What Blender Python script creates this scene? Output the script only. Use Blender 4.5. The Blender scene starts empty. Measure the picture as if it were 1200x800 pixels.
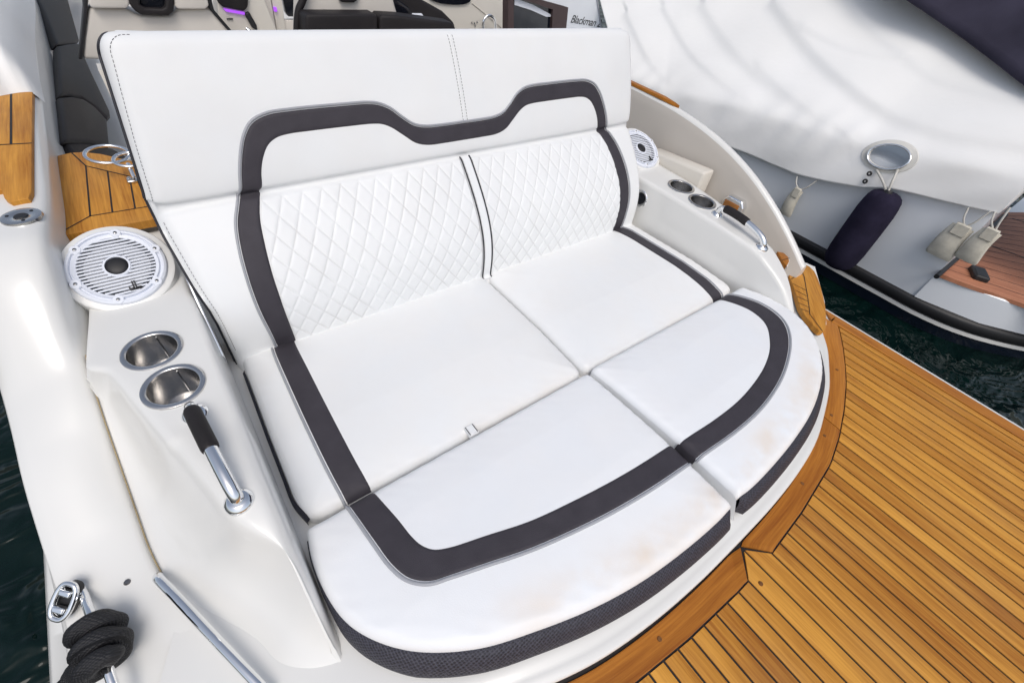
import bpy, bmesh, math, random
import numpy as np
random.seed(7); rng = np.random.default_rng(7)
scene = bpy.context.scene
col = scene.collection
PI = math.pi
# ------------------------------------------------------------------ camera survey (solved from the photograph)
CAM = np.array([-0.73055606, -0.96284693, 0.90043316]); FPX = 520.5664844154209
ROT = np.array([[0.79885076, -0.59090716, 0.11254417], [-0.35808338, -0.61748364, -0.70035009], [0.48333607, 0.51917501, -0.70487131]])
def ray(u, v): return ROT.T @ np.array([(u-600)/FPX, (v-400)/FPX, 1.])
def bz(u, v, z): q = ray(u, v); return CAM+q*(z-CAM[2])/q[2]
def by(u, v, y): q = ray(u, v); return CAM+q*(y-CAM[1])/q[1]
def bx(u, v, x): q = ray(u, v); return CAM+q*(x-CAM[0])/q[0]
def bpl(u, v, p, n):
    q = ray(u, v); n = np.array(n, float); return CAM+q*((np.array(p)-CAM)@n)/(q@n)

# ------------------------------------------------------------------ materials
def new_mat(name):
    m = bpy.data.materials.new(name); m.use_nodes = True
    nt = m.node_tree; b = nt.nodes['Principled BSDF']; return m, nt, b
def N(nt, t, **kw):
    n = nt.nodes.new(t)
    for k, v in kw.items():
        if k in n.inputs: n.inputs[k].default_value = v
        else: setattr(n, k, v)
    return n
def simple(name, c, rough=.5, metal=0., var=.06, vscale=6., bump=0., bscale=300., coat=0., spec=.5, c2=None, detail=3., rvar=0.):
    m, nt, b = new_mat(name); L = nt.links.new
    tc = N(nt, 'ShaderNodeTexCoord')
    no = N(nt, 'ShaderNodeTexNoise', Scale=vscale, Detail=detail); L(tc.outputs['Object'], no.inputs['Vector'])
    rp = N(nt, 'ShaderNodeValToRGB')
    rp.color_ramp.elements[0].position = .3; rp.color_ramp.elements[1].position = .7
    d = c2 if c2 else tuple(max(0, x*(1-var*2)) for x in c)
    rp.color_ramp.elements[0].color = (*d, 1); rp.color_ramp.elements[1].color = (*c, 1)
    L(no.outputs['Fac'], rp.inputs['Fac']); L(rp.outputs['Color'], b.inputs['Base Color'])
    b.inputs['Roughness'].default_value = rough; b.inputs['Metallic'].default_value = metal
    b.inputs['Specular IOR Level'].default_value = spec
    b.inputs['Coat Weight'].default_value = coat; b.inputs['Coat Roughness'].default_value = .08
    if rvar:
        n6 = N(nt, 'ShaderNodeTexNoise', Scale=11., Detail=7.); L(tc.outputs['Object'], n6.inputs['Vector']); mr = N(nt, 'ShaderNodeMapRange'); mr.inputs['From Min'].default_value = .35; mr.inputs['From Max'].default_value = .7; mr.inputs['To Min'].default_value = max(.02, rough-rvar*.5); mr.inputs['To Max'].default_value = rough+rvar; L(n6.outputs['Fac'], mr.inputs['Value']); L(mr.outputs['Result'], b.inputs['Roughness'])
    if bump:
        n2 = N(nt, 'ShaderNodeTexNoise', Scale=bscale, Detail=4.); L(tc.outputs['Object'], n2.inputs['Vector'])
        bp = N(nt, 'ShaderNodeBump', Strength=bump, Distance=.002); L(n2.outputs['Fac'], bp.inputs['Height']); L(bp.outputs['Normal'], b.inputs['Normal'])
    return m
def vinyl(name, c, stain_groove=None, rough=.5):
    m, nt, b = new_mat(name); L = nt.links.new
    tc = N(nt, 'ShaderNodeTexCoord')
    n1 = N(nt, 'ShaderNodeTexNoise', Scale=4., Detail=4.); L(tc.outputs['Object'], n1.inputs['Vector'])
    r1 = N(nt, 'ShaderNodeValToRGB'); e = r1.color_ramp.elements
    e[0].position = .3; e[1].position = .72; e[0].color = (c[0]*.95, c[1]*.955, c[2]*.965, 1); e[1].color = (*c, 1)
    L(n1.outputs['Fac'], r1.inputs['Fac']); out = r1.outputs['Color']
    # scuffs
    n3 = N(nt, 'ShaderNodeTexNoise', Scale=45., Detail=6.); L(tc.outputs['Object'], n3.inputs['Vector'])
    r3 = N(nt, 'ShaderNodeValToRGB'); r3.color_ramp.elements[0].position = .66; r3.color_ramp.elements[1].position = .85
    L(n3.outputs['Fac'], r3.inputs['Fac'])
    mu0 = N(nt, 'ShaderNodeMath', operation='MULTIPLY'); mu0.inputs[1].default_value = .03; L(r3.outputs['Color'], mu0.inputs[0])
    mx0 = N(nt, 'ShaderNodeMix', data_type='RGBA'); L(mu0.outputs[0], mx0.inputs['Factor']); L(out, mx0.inputs['A']); mx0.inputs['B'].default_value = (.45, .42, .38, 1); out = mx0.outputs['Result']
    if stain_groove:
        at = N(nt, 'ShaderNodeAttribute', attribute_name='stain_groove')
        n4 = N(nt, 'ShaderNodeTexNoise', Scale=9., Detail=5.); L(tc.outputs['Object'], n4.inputs['Vector'])
        r4 = N(nt, 'ShaderNodeValToRGB'); r4.color_ramp.elements[0].position = .36; r4.color_ramp.elements[1].position = .7
        L(n4.outputs['Fac'], r4.inputs['Fac'])
        mu = N(nt, 'ShaderNodeMath', operation='MULTIPLY'); L(at.outputs['Fac'], mu.inputs[0]); L(r4.outputs['Color'], mu.inputs[1])
        mx = N(nt, 'ShaderNodeMix', data_type='RGBA'); L(mu.outputs[0], mx.inputs['Factor']); L(out, mx.inputs['A']); mx.inputs['B'].default_value = (*stain_groove, 1); out = mx.outputs['Result']
    L(out, b.inputs['Base Color']); b.inputs['Roughness'].default_value = rough
    b.inputs['Specular IOR Level'].default_value = .4
    v = N(nt, 'ShaderNodeTexVoronoi', Scale=420.); L(tc.outputs['Object'], v.inputs['Vector'])
    n5 = N(nt, 'ShaderNodeTexNoise', Scale=14., Detail=2.); L(tc.outputs['Object'], n5.inputs['Vector'])
    mpw = N(nt, 'ShaderNodeMapping'); mpw.inputs['Scale'].default_value = (9, 30, 9); mpw.inputs['Rotation'].default_value = (.2, .1, .5); L(tc.outputs['Object'], mpw.inputs['Vector'])
    nw = N(nt, 'ShaderNodeTexNoise', Scale=1., Detail=2., Distortion=1.2); L(mpw.outputs['Vector'], nw.inputs['Vector'])
    rw = N(nt, 'ShaderNodeValToRGB'); rw.color_ramp.elements[0].position = .55; rw.color_ramp.elements[1].position = .75; L(nw.outputs['Fac'], rw.inputs['Fac'])
    b0 = N(nt, 'ShaderNodeBump', Strength=.03, Distance=.003); L(rw.outputs['Color'], b0.inputs['Height'])
    b1 = N(nt, 'ShaderNodeBump', Strength=.16, Distance=.0006); L(v.outputs['Distance'], b1.inputs['Height'])
    b2 = N(nt, 'ShaderNodeBump', Strength=.35, Distance=.004); L(n5.outputs['Fac'], b2.inputs['Height']); L(b1.outputs['Normal'], b2.inputs['Normal'])
    L(b2.outputs['Normal'], b.inputs['Normal'])
    return m
def weave(name, c, c2, scale=180.):
    m, nt, b = new_mat(name); L = nt.links.new
    uv = N(nt, 'ShaderNodeTexCoord')
    mp = N(nt, 'ShaderNodeMapping'); mp.inputs['Scale'].default_value = (scale, scale*1.3, 1); mp.inputs['Rotation'].default_value = (0, 0, .6)
    L(uv.outputs['UV'], mp.inputs['Vector'])
    v = N(nt, 'ShaderNodeTexVoronoi', Scale=1.); v.inputs['Randomness'].default_value = .25; L(mp.outputs['Vector'], v.inputs['Vector'])
    r = N(nt, 'ShaderNodeValToRGB'); e = r.color_ramp.elements; e[0].position = .15; e[1].position = .6; e[0].color = (*c, 1); e[1].color = (*c2, 1)
    L(v.outputs['Distance'], r.inputs['Fac']); L(r.outputs['Color'], b.inputs['Base Color']); b.inputs['Roughness'].default_value = .6
    bp = N(nt, 'ShaderNodeBump', Strength=.9, Distance=.002); bp.invert = True; L(v.outputs['Distance'], bp.inputs['Height']); L(bp.outputs['Normal'], b.inputs['Normal'])
    return m
def teak(name, light, dark, grey=.0, rough=.55):
    # UV: x along the grain in metres, y across; attribute 'tone' = random per plank
    m, nt, b = new_mat(name); L = nt.links.new
    tc = N(nt, 'ShaderNodeTexCoord'); at = N(nt, 'ShaderNodeAttribute', attribute_name='tone')
    mp = N(nt, 'ShaderNodeMapping'); mp.inputs['Scale'].default_value = (7, 190, 1); L(tc.outputs['UV'], mp.inputs['Vector'])
    cb = N(nt, 'ShaderNodeCombineXYZ'); m1 = N(nt, 'ShaderNodeMath', operation='MULTIPLY'); m1.inputs[1].default_value = 50.; L(at.outputs['Fac'], m1.inputs[0]); L(m1.outputs[0], cb.inputs['Z'])
    va = N(nt, 'ShaderNodeVectorMath', operation='ADD'); L(mp.outputs['Vector'], va.inputs[0]); L(cb.outputs[0], va.inputs[1])
    g = N(nt, 'ShaderNodeTexNoise', Scale=1., Detail=5., Distortion=.35); g.inputs['Roughness'].default_value = .65; L(va.outputs[0], g.inputs['Vector'])
    mp2 = N(nt, 'ShaderNodeMapping'); mp2.inputs['Scale'].default_value = (3, 26, 1); L(tc.outputs['UV'], mp2.inputs['Vector'])
    va2 = N(nt, 'ShaderNodeVectorMath', operation='ADD'); L(mp2.outputs['Vector'], va2.inputs[0]); L(cb.outputs[0], va2.inputs[1])
    g2 = N(nt, 'ShaderNodeTexNoise', Scale=1., Detail=3., Distortion=.8); L(va2.outputs[0], g2.inputs['Vector'])
    mid = N(nt, 'ShaderNodeMath', operation='MULTIPLY_ADD'); mid.inputs[1].default_value = .55; L(g.outputs['Fac'], mid.inputs[0])
    m2 = N(nt, 'ShaderNodeMath', operation='MULTIPLY'); m2.inputs[1].default_value = .45; L(g2.outputs['Fac'], m2.inputs[0]); L(m2.outputs[0], mid.inputs[2])
    m3 = N(nt, 'ShaderNodeMath', operation='MULTIPLY_ADD'); m3.inputs[1].default_value = .21; m3.inputs[2].default_value = -.105; L(at.outputs['Fac'], m3.inputs[0])
    ad = N(nt, 'ShaderNodeMath', operation='ADD'); L(mid.outputs[0], ad.inputs[0]); L(m3.outputs[0], ad.inputs[1])
    r = N(nt, 'ShaderNodeValToRGB'); e = r.color_ramp.elements; e[0].position = .3; e[1].position = .68; e[0].color = (*dark, 1); e[1].color = (*light, 1)
    L(ad.outputs[0], r.inputs['Fac']); out = r.outputs['Color']
    if grey:
        n3 = N(nt, 'ShaderNodeTexNoise', Scale=7., Detail=4.); L(tc.outputs['Object'], n3.inputs['Vector'])
        r3 = N(nt, 'ShaderNodeValToRGB'); r3.color_ramp.elements[0].position = .45; r3.color_ramp.elements[1].position = .75; L(n3.outputs['Fac'], r3.inputs['Fac'])
        mu = N(nt, 'ShaderNodeMath', operation='MULTIPLY'); mu.inputs[1].default_value = grey; L(r3.outputs['Color'], mu.inputs[0])
        mx = N(nt, 'ShaderNodeMix', data_type='RGBA'); L(mu.outputs[0], mx.inputs['Factor']); L(out, mx.inputs['A']); mx.inputs['B'].default_value = (.34, .20, .09, 1); out = mx.outputs['Result']
    L(out, b.inputs['Base Color']); b.inputs['Roughness'].default_value = rough; b.inputs['Specular IOR Level'].default_value = .3
    bp = N(nt, 'ShaderNodeBump', Strength=.35, Distance=.0012); L(g.outputs['Fac'], bp.inputs['Height']); L(bp.outputs['Normal'], b.inputs['Normal'])
    return m

M = {}
M['vinyl'] = vinyl('white_vinyl', (.82, .83, .83), stain_groove=(.72, .56, .40))
M['vinyl_foot_lit'] = vinyl('white_vinyl_lightened', (.87, .885, .90), stain_groove=(.74, .58, .42))  # same white vinyl, colour lightened in place of missing bounce light
M['quilt'] = vinyl('quilted_vinyl', (.82, .83, .83), stain_groove=(.50, .49, .48))
M['stripe'] = simple('charcoal_vinyl', (.050, .045, .055), .55, var=.10, vscale=22, bump=.4, bscale=900, spec=.3)
M['piping'] = simple('silver_piping', (.36, .37, .40), .4, var=.05)
M['blackpipe'] = simple('black_piping', (.02, .02, .028), .5)
M['mesh'] = weave('navy_mesh', (.006, .006, .011), (.050, .050, .070))
M['gel'] = simple('white_gelcoat', (.78, .775, .75), .28, rvar=.0, var=.03, vscale=2.2, coat=.35)
M['gel2'] = simple('cream_gelcoat', (.72, .68, .61), .35, var=.03, vscale=2.2, coat=.2)
M['beige'] = simple('warm_beige_gelcoat', (.56, .52, .47), .4, var=.03, vscale=3)
M['taupe'] = simple('taupe_upholstery', (.68, .635, .575), .55, var=.05, vscale=4, bump=.2, bscale=500)
M['darkcush'] = simple('dark_brown_upholstery', (.022, .019, .020), .55, var=.12, vscale=7, bump=.35, bscale=500, spec=.25)
M['brown'] = simple('brown_frame', (.07, .045, .045), .4, var=.1)
M['black'] = simple('black_rubber', (.012, .012, .014), .5, var=.1)
M['blackgloss'] = simple('black_gloss', (.008, .009, .014), .12, var=.1)
M['chrome'] = simple('polished_steel', (.86, .87, .88), .06, metal=1., var=.02, rvar=.02)
M['steel'] = simple('brushed_steel', (.62, .61, .60), .20, rvar=.03, metal=1., var=.08, vscale=12, bump=.1)
M['darksteel'] = simple('dull_steel', (.22, .22, .23), .35, metal=1., var=.1)
M['bung'] = simple('teak_bung', (.22, .085, .016), .5, var=.2, vscale=200)
M['plastic'] = simple('white_plastic', (.76, .79, .86), .35, var=.02)
M['amber'] = simple('amber_reflection', (.42, .16, .03), .15, var=.2, coat=.6)  # teak reflection put into the colour
M['sealant'] = simple('aged_sealant', (.40, .31, .17), .7, var=.2, vscale=14)
M['rope'] = weave('dark_rope', (.013, .013, .017), (.002, .002, .003), 230.)
M['teak'] = teak('teak_deck', (.70, .335, .052), (.32, .108, .009), grey=.16)
M['teakm'] = teak('teak_margin', (.52, .205, .026), (.25, .072, .006), rough=.38)
M['teakr'] = teak('red_teak', (.56, .25, .145), (.28, .105, .055))
M['caulk'] = simple('black_caulk', (.010, .008, .008), .6)
M['canvas'] = simple('white_canvas', (.90, .895, .88), .85, c2=(.84, .835, .815), vscale=1.6, bump=.5, bscale=30, spec=.15)
M['canvas2'] = simple('cream_patch_canvas', (.70, .685, .64), .85, var=.06, vscale=8, bump=.3, bscale=600, spec=.15)
M['navycanvas'] = simple('navy_canvas', (.050, .046, .072), .9, var=.2, vscale=5, bump=.5, bscale=500, spec=.15)
M['fender'] = simple('navy_fender_cloth', (.030, .026, .050), .95, var=.2, vscale=10, bump=.5, bscale=500, spec=.08)
M['hullgrey'] = simple('pale_grey_gelcoat', (.83, .86, .90), .25, var=.05, vscale=1.5, coat=.3)
M['bagcloth'] = simple('beige_canvas', (.70, .66, .56), .9, var=.12, vscale=25, bump=.6, bscale=300, spec=.1)
M['cord'] = simple('white_cord', (.62, .60, .55), .8, var=.08, vscale=60)
M['boot'] = simple('dark_blue_hull', (.010, .016, .030), .25, var=.1)
M['purple'] = None
def emis():
    m, nt, b = new_mat('violet_light'); b.inputs['Base Color'].default_value = (.25, .05, .5, 1)
    b.inputs['Emission Color'].default_value = (.45, .1, .9, 1); b.inputs['Emission Strength'].default_value = .8; return m
M['purple'] = emis()
def glass_mat():
    m, nt, b = new_mat('tinted_glass'); b.inputs['Base Color'].default_value = (.006, .009, .016, 1); b.inputs['Roughness'].default_value = .05
    b.inputs['Specular IOR Level'].default_value = .8; return m
M['glass'] = glass_mat()
def water_mat():
    m, nt, b = new_mat('harbour_water'); L = nt.links.new
    b.inputs['Base Color'].default_value = (.002, .010, .009, 1); b.inputs['Roughness'].default_value = .03; b.inputs['IOR'].default_value = 1.33; b.inputs['Specular IOR Level'].default_value = .38
    tc = N(nt, 'ShaderNodeTexCoord'); mp = N(nt, 'ShaderNodeMapping'); mp.inputs['Scale'].default_value = (1, 1.7, 1); mp.inputs['Rotation'].default_value = (0, 0, .5); L(tc.outputs['Object'], mp.inputs['Vector'])
    n1 = N(nt, 'ShaderNodeTexNoise', Scale=2.2, Detail=3., Distortion=.8); L(mp.outputs['Vector'], n1.inputs['Vector'])
    n2 = N(nt, 'ShaderNodeTexNoise', Scale=9., Detail=2., Distortion=.5); L(mp.outputs['Vector'], n2.inputs['Vector'])
    b1 = N(nt, 'ShaderNodeBump', Strength=1., Distance=.13); L(n1.outputs['Fac'], b1.inputs['Height'])
    b2 = N(nt, 'ShaderNodeBump', Strength=.8, Distance=.02); L(n2.outputs['Fac'], b2.inputs['Height']); L(b1.outputs['Normal'], b2.inputs['Normal'])
    L(b2.outputs['Normal'], b.inputs['Normal']); return m
M['water'] = water_mat()

# ------------------------------------------------------------------ mesh helpers
def thing(name, label, cat, loc=(0, 0, 0), group=None):
    o = bpy.data.objects.new(name, None); col.objects.link(o); o.location = loc; o.empty_display_size = .05
    o['label'] = label; o['category'] = cat
    if group: o['group'] = group
    return o
def wloc(p):
    l = np.zeros(3)
    while p is not None: l += np.array(p.location); p = p.parent
    return l
def mk(name, V, F, mats, parent=None, uv=None, fmat=None, tone=None, stain_groove=None, sharp=38, flat=False, weld=None):
    V = np.asarray(V, float)
    off = wloc(parent)
    me = bpy.data.meshes.new(name); me.from_pydata([tuple(v-off) for v in V], [], [tuple(int(i) for i in f) for f in F])
    if not isinstance(mats, (list, tuple)): mats = [mats]
    for m in mats: me.materials.append(m)
    if fmat is not None: me.polygons.foreach_set('material_index', list(fmat))
    if uv is not None:
        ul = me.uv_layers.new(name='UVMap')
        li = np.empty(len(me.loops), int); me.loops.foreach_get('vertex_index', li)
        ul.data.foreach_set('uv', np.asarray(uv, float)[li].ravel())
    if tone is not None:
        a = me.attributes.new('tone', 'FLOAT', 'POINT'); a.data.foreach_set('value', np.asarray(tone, float))
    if stain_groove is not None:
        a = me.attributes.new('stain_groove', 'FLOAT', 'POINT'); a.data.foreach_set('value', np.asarray(stain_groove, float))
    bm = bmesh.new(); bm.from_mesh(me)
    if weld: bmesh.ops.remove_doubles(bm, verts=bm.verts, dist=weld)
    bmesh.ops.recalc_face_normals(bm, faces=bm.faces); bm.to_mesh(me); bm.free()
    if not flat:
        me.polygons.foreach_set('use_smooth', [True]*len(me.polygons)); me.set_sharp_from_angle(angle=math.radians(sharp))
    o = bpy.data.objects.new(name, me); col.objects.link(o)
    if parent: o.parent = parent
    return o
def tag(o, label, cat, group=None, kind=None):
    o['label'] = label; o['category'] = cat
    if group: o['group'] = group
    if kind: o['kind'] = kind
    return o
class MB:
    def __init__(s): s.V = []; s.F = []; s.m = []; s.uv = []; s.t = []
    def add(s, V, F, mi=0, uv=None, tone=0.):
        b = len(s.V); s.V += [np.asarray(v, float) for v in V]; s.F += [[i+b for i in f] for f in F]; s.m += [mi]*len(F)
        s.uv += list(uv) if uv is not None else [(0, 0)]*len(V); s.t += [tone]*len(V)
    def build(s, name, mats, parent=None, **kw): return mk(name, s.V, s.F, mats, parent, uv=s.uv, fmat=s.m, tone=s.t, **kw)
def resample(P, n, closed=False):
    P = np.asarray(P, float)
    if closed: P = np.vstack([P, P[:1]])
    d = np.r_[0, np.cumsum(np.linalg.norm(np.diff(P, axis=0), axis=1))]
    t = np.linspace(0, d[-1], n+1)[:-1] if closed else np.linspace(0, d[-1], n)
    return np.stack([np.interp(t, d, P[:, k]) for k in range(P.shape[1])], 1)
def smooth_curve(P, n, closed=False):
    P = np.asarray(P, float); m = len(P); out = []
    rngk = range(m) if closed else range(m-1)
    for i in rngk:
        if closed: p0, p1, p2, p3 = P[(i-1) % m], P[i], P[(i+1) % m], P[(i+2) % m]
        else: p0, p1, p2, p3 = (P[i-1] if i else 2*P[0]-P[1]), P[i], P[i+1], (P[i+2] if i+2 < m else 2*P[-1]-P[-2])
        # centripetal parametrisation keeps uneven control points from overshooting
        t0 = 0; t1 = t0+max(1e-6, np.linalg.norm(p1-p0)**.5); t2 = t1+max(1e-6, np.linalg.norm(p2-p1)**.5); t3 = t2+max(1e-6, np.linalg.norm(p3-p2)**.5)
        for t in np.linspace(t1, t2, 16, endpoint=False):
            a1 = (t1-t)/(t1-t0)*p0+(t-t0)/(t1-t0)*p1; a2 = (t2-t)/(t2-t1)*p1+(t-t1)/(t2-t1)*p2; a3 = (t3-t)/(t3-t2)*p2+(t-t2)/(t3-t2)*p3
            b1 = (t2-t)/(t2-t0)*a1+(t-t0)/(t2-t0)*a2; b2 = (t3-t)/(t3-t1)*a2+(t-t1)/(t3-t1)*a3
            out.append((t2-t)/(t2-t1)*b1+(t-t1)/(t2-t1)*b2)
    if not closed: out.append(P[-1])
    return resample(out, n, closed)
def chaikin(P, k=3, closed=True, w=.25):
    P = np.asarray(P, float)
    for _ in range(k):
        if closed: Q = np.roll(P, -1, 0); P = np.stack([P*(1-w)+Q*w, P*w+Q*(1-w)], 1).reshape(-1, P.shape[1])
        else:
            A, B_ = P[:-1], P[1:]; P = np.vstack([P[:1], np.stack([A*(1-w)+B_*w, A*w+B_*(1-w)], 1).reshape(-1, P.shape[1]), P[-1:]])
    return P
def fillet(P, r, seg=6):
    """rounds every corner of a closed polygon (2D) with radius about r (number or list)"""
    P = np.asarray(P, float); n = len(P); out = []
    for i in range(n):
        ri = r[i] if isinstance(r, (list, tuple)) else r
        a, b, c = P[i-1], P[i], P[(i+1) % n]
        u = (a-b); lu = np.linalg.norm(u); u /= lu; v = (c-b); lv = np.linalg.norm(v); v /= lv
        if ri < 1e-5: out.append(b); continue
        ang = math.acos(max(-1, min(1, u@v))); d = min(ri/math.tan(ang/2), lu*.48, lv*.48)
        p0, p2 = b+u*d, b+v*d
        for t in np.linspace(0, 1, seg+1): out.append((1-t)**2*p0+2*t*(1-t)*b+t*t*p2)
    return np.array(out)
def grid_faces(m, n, cu=False, cv=False):
    F = []
    for i in range(m if cu else m-1):
        for j in range(n if cv else n-1):
            a, b = i, (i+1) % m; c, d = j, (j+1) % n
            F.append((a*n+c, b*n+c, b*n+d, a*n+d))
    return F
def tube_data(path, r, seg=10, closed=False):
    P = np.asarray(path, float); n = len(P); r = np.full(n, r) if np.isscalar(r) else np.asarray(r)
    T = (np.roll(P, -1, 0)-np.roll(P, 1, 0)) if closed else np.gradient(P, axis=0)
    T /= np.linalg.norm(T, axis=1)[:, None]+1e-12
    up = np.array([0, 0, 1.]) if abs(T[0][2]) < .9 else np.array([1., 0, 0]); V = []; nrm = np.cross(T[0], up); nrm /= np.linalg.norm(nrm); L = 0; uv = []
    for i in range(n):
        nrm = nrm-T[i]*(nrm@T[i]); nrm /= np.linalg.norm(nrm); b = np.cross(T[i], nrm)
        if i: L += np.linalg.norm(P[i]-P[i-1])
        for k in range(seg): a = 2*PI*k/seg; V.append(P[i]+r[i]*(math.cos(a)*nrm+math.sin(a)*b)); uv.append((L, r[i]*a))
    F = grid_faces(n, seg, closed, True)
    if not closed: F += [tuple(range(seg))[::-1], tuple(range((n-1)*seg, n*seg))]
    return V, F, uv
def tube(name, path, r, mat, parent=None, seg=12, closed=False, sharp=50):
    V, F, uv = tube_data(path, r, seg, closed); return mk(name, V, F, mat, parent, uv=uv, sharp=sharp)
def frame_axes(n, hint=(1, 0, 0)):
    n = np.array(n, float); n /= np.linalg.norm(n); x = np.array(hint, float); x -= n*(x@n); x /= np.linalg.norm(x); return x, np.cross(n, x), n
def lathe_data(prof, c, n=(0, 0, 1), seg=40, hint=(1, 0, 0)):
    x, y, z = frame_axes(n, hint); V = []; k = len(prof)
    for i in range(seg):
        a = 2*PI*i/seg; d = math.cos(a)*x+math.sin(a)*y
        for r, h in prof: V.append(np.array(c)+d*r+z*h)
    return V, grid_faces(seg, k, True, False)
def lathe(name, prof, c, mat, parent=None, n=(0, 0, 1), seg=40, sharp=40):
    V, F = lathe_data(prof, c, n, seg); return mk(name, V, F, mat, parent, weld=1e-6, sharp=sharp)
def box_data(c, half, axes=None):
    A = np.eye(3) if axes is None else np.array(axes); V = [np.array(c)+A.T@(np.array([sx, sy, sz])*half) for sx in (-1, 1) for sy in (-1, 1) for sz in (-1, 1)]
    return V, [(0, 1, 3, 2), (4, 6, 7, 5), (0, 4, 5, 1), (2, 3, 7, 6), (0, 2, 6, 4), (1, 5, 7, 3)]
def bevel_obj(o, w, seg=2):
    md = o.modifiers.new('bevel', 'BEVEL'); md.width = w; md.segments = seg; md.limit_method = 'ANGLE'; md.angle_limit = math.radians(35); return o
def bake(o):
    dg = bpy.context.evaluated_depsgraph_get(); me = bpy.data.meshes.new_from_object(o.evaluated_get(dg)); o.modifiers.clear(); o.data = me
def prism(name, P3, vec, mat, parent=None, bev=0, seg=2, **kw):
    """closed polygon P3 (3D points) extruded by vec"""
    P = np.asarray(P3, float); n = len(P); V = np.vstack([P, P+np.array(vec)])
    F = [tuple(range(n)), tuple(range(2*n-1, n-1, -1))]+[(i, (i+1) % n, n+(i+1) % n, n+i) for i in range(n)]
    o = mk(name, V, F, mat, parent, **kw)
    if bev: bevel_obj(o, bev, seg); bake(o); o.data.polygons.foreach_set('use_smooth', [True]*len(o.data.polygons)); o.data.set_sharp_from_angle(angle=math.radians(50))
    return o
def pdist(Q, poly):
    """distance of points Q (k,2) to closed polygon outline"""
    A = np.asarray(poly); B_ = np.roll(A, -1, 0); d = np.full(len(Q), 1e9)
    for a, b in zip(A, B_):
        ab = b-a; L2 = ab@ab
        if L2 < 1e-14: continue
        t = np.clip(((Q-a)@ab)/L2, 0, 1); d = np.minimum(d, np.linalg.norm(Q-(a+t[:, None]*ab), axis=1))
    return d
def surf_strip(name, S, left, right, mat, parent, h=.002, n=160, m=10, lift=None, stain_groove=None):
    """band laid on a surface: S(points(k,2)) -> (pos, normal); left/right are its two edges"""
    A = resample(left, n); B_ = resample(right, n); ts = np.linspace(0, 1, m)
    V = []; uv = []
    for j, t in enumerate(ts):
        Q = A*(1-t)+B_*t; p, nn = S(Q); e = min(t, 1-t)
        hh = h*math.sqrt(max(0, 1-(1-min(1, e/.12))**2)) if e < .12 else h
        if j in (0, m-1): hh = -.002
        V.append(p+nn*hh); L = np.r_[0, np.cumsum(np.linalg.norm(np.diff(p, axis=0), axis=1))]; uv.append(np.stack([L, np.full(n, t*.06)], 1))
    V = np.array(V).reshape(-1, 3); uv = np.array(uv).reshape(-1, 2)
    return mk(name, V, grid_faces(m, n), mat, parent, uv=uv, sharp=60)
def surf_tube(name, S, line, r, mat, parent, n=160, lift=0., seg=8, closed=False):
    Q = resample(line, n, closed); p, nn = S(Q); return tube(name, p+nn*lift, r, mat, parent, seg=seg, closed=closed)

# ------------------------------------------------------------------ world, sun, camera
w = bpy.data.worlds.new("World"); scene.world = w; w.use_nodes = True; nt = w.node_tree
sky = nt.nodes.new('ShaderNodeTexSky'); sky.sky_type = 'NISHITA'; sky.sun_disc = False
SUN_EL, SUN_AZ = math.radians(57), math.radians(206)       # azimuth measured clockwise from +y
sky.sun_elevation = SUN_EL; sky.sun_rotation = SUN_AZ; sky.air_density = 1.0; sky.dust_density = 3.0; sky.ozone_density = 1.
bg = nt.nodes['Background']; bg.inputs['Strength'].default_value = .149; hs = nt.nodes.new('ShaderNodeHueSaturation'); hs.inputs['Saturation'].default_value = .62; nt.links.new(sky.outputs['Color'], hs.inputs['Color']); nt.links.new(hs.outputs['Color'], bg.inputs['Color'])
sd = bpy.data.lights.new('sun', 'SUN'); sd.energy = 1.05; sd.angle = math.radians(28); sd.color = (1, .95, .88)
so = bpy.data.objects.new('sun', sd); col.objects.link(so)
sv = np.array([math.sin(SUN_AZ)*math.cos(SUN_EL), math.cos(SUN_AZ)*math.cos(SUN_EL), math.sin(SUN_EL)])
from mathutils import Vector, Matrix
so.rotation_euler = Vector(tuple(sv)).to_track_quat('Z', 'Y').to_euler()
cd = bpy.data.cameras.new('camera'); co = bpy.data.objects.new('camera', cd); col.objects.link(co)
cd.sensor_fit = 'HORIZONTAL'; cd.sensor_width = 36; cd.lens = 36*FPX/1200; cd.clip_start = .01; cd.clip_end = 500
mw = Matrix(((ROT[0][0], -ROT[1][0], -ROT[2][0], CAM[0]), (ROT[0][1], -ROT[1][1], -ROT[2][1], CAM[1]), (ROT[0][2], -ROT[1][2], -ROT[2][2], CAM[2]), (0, 0, 0, 1)))
co.matrix_world = mw; scene.camera = co
scene.view_settings.view_transform = 'Standard'; scene.view_settings.look = 'None'; scene.view_settings.exposure = 0

# ------------------------------------------------------------------ water
V = [(-80, -80, -.45), (80, -80, -.45), (80, 80, -.45), (-80, 80, -.45)]
o = mk('water', V, [(0, 1, 2, 3)], M['water'], flat=True); o['kind'] = 'structure'

# ------------------------------------------------------------------ the boat
boat = thing('motor_boat', 'white motor boat with teak stern platform, coamings with cup holders and dark cockpit', 'boat', (0, 0, -.45))

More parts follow.
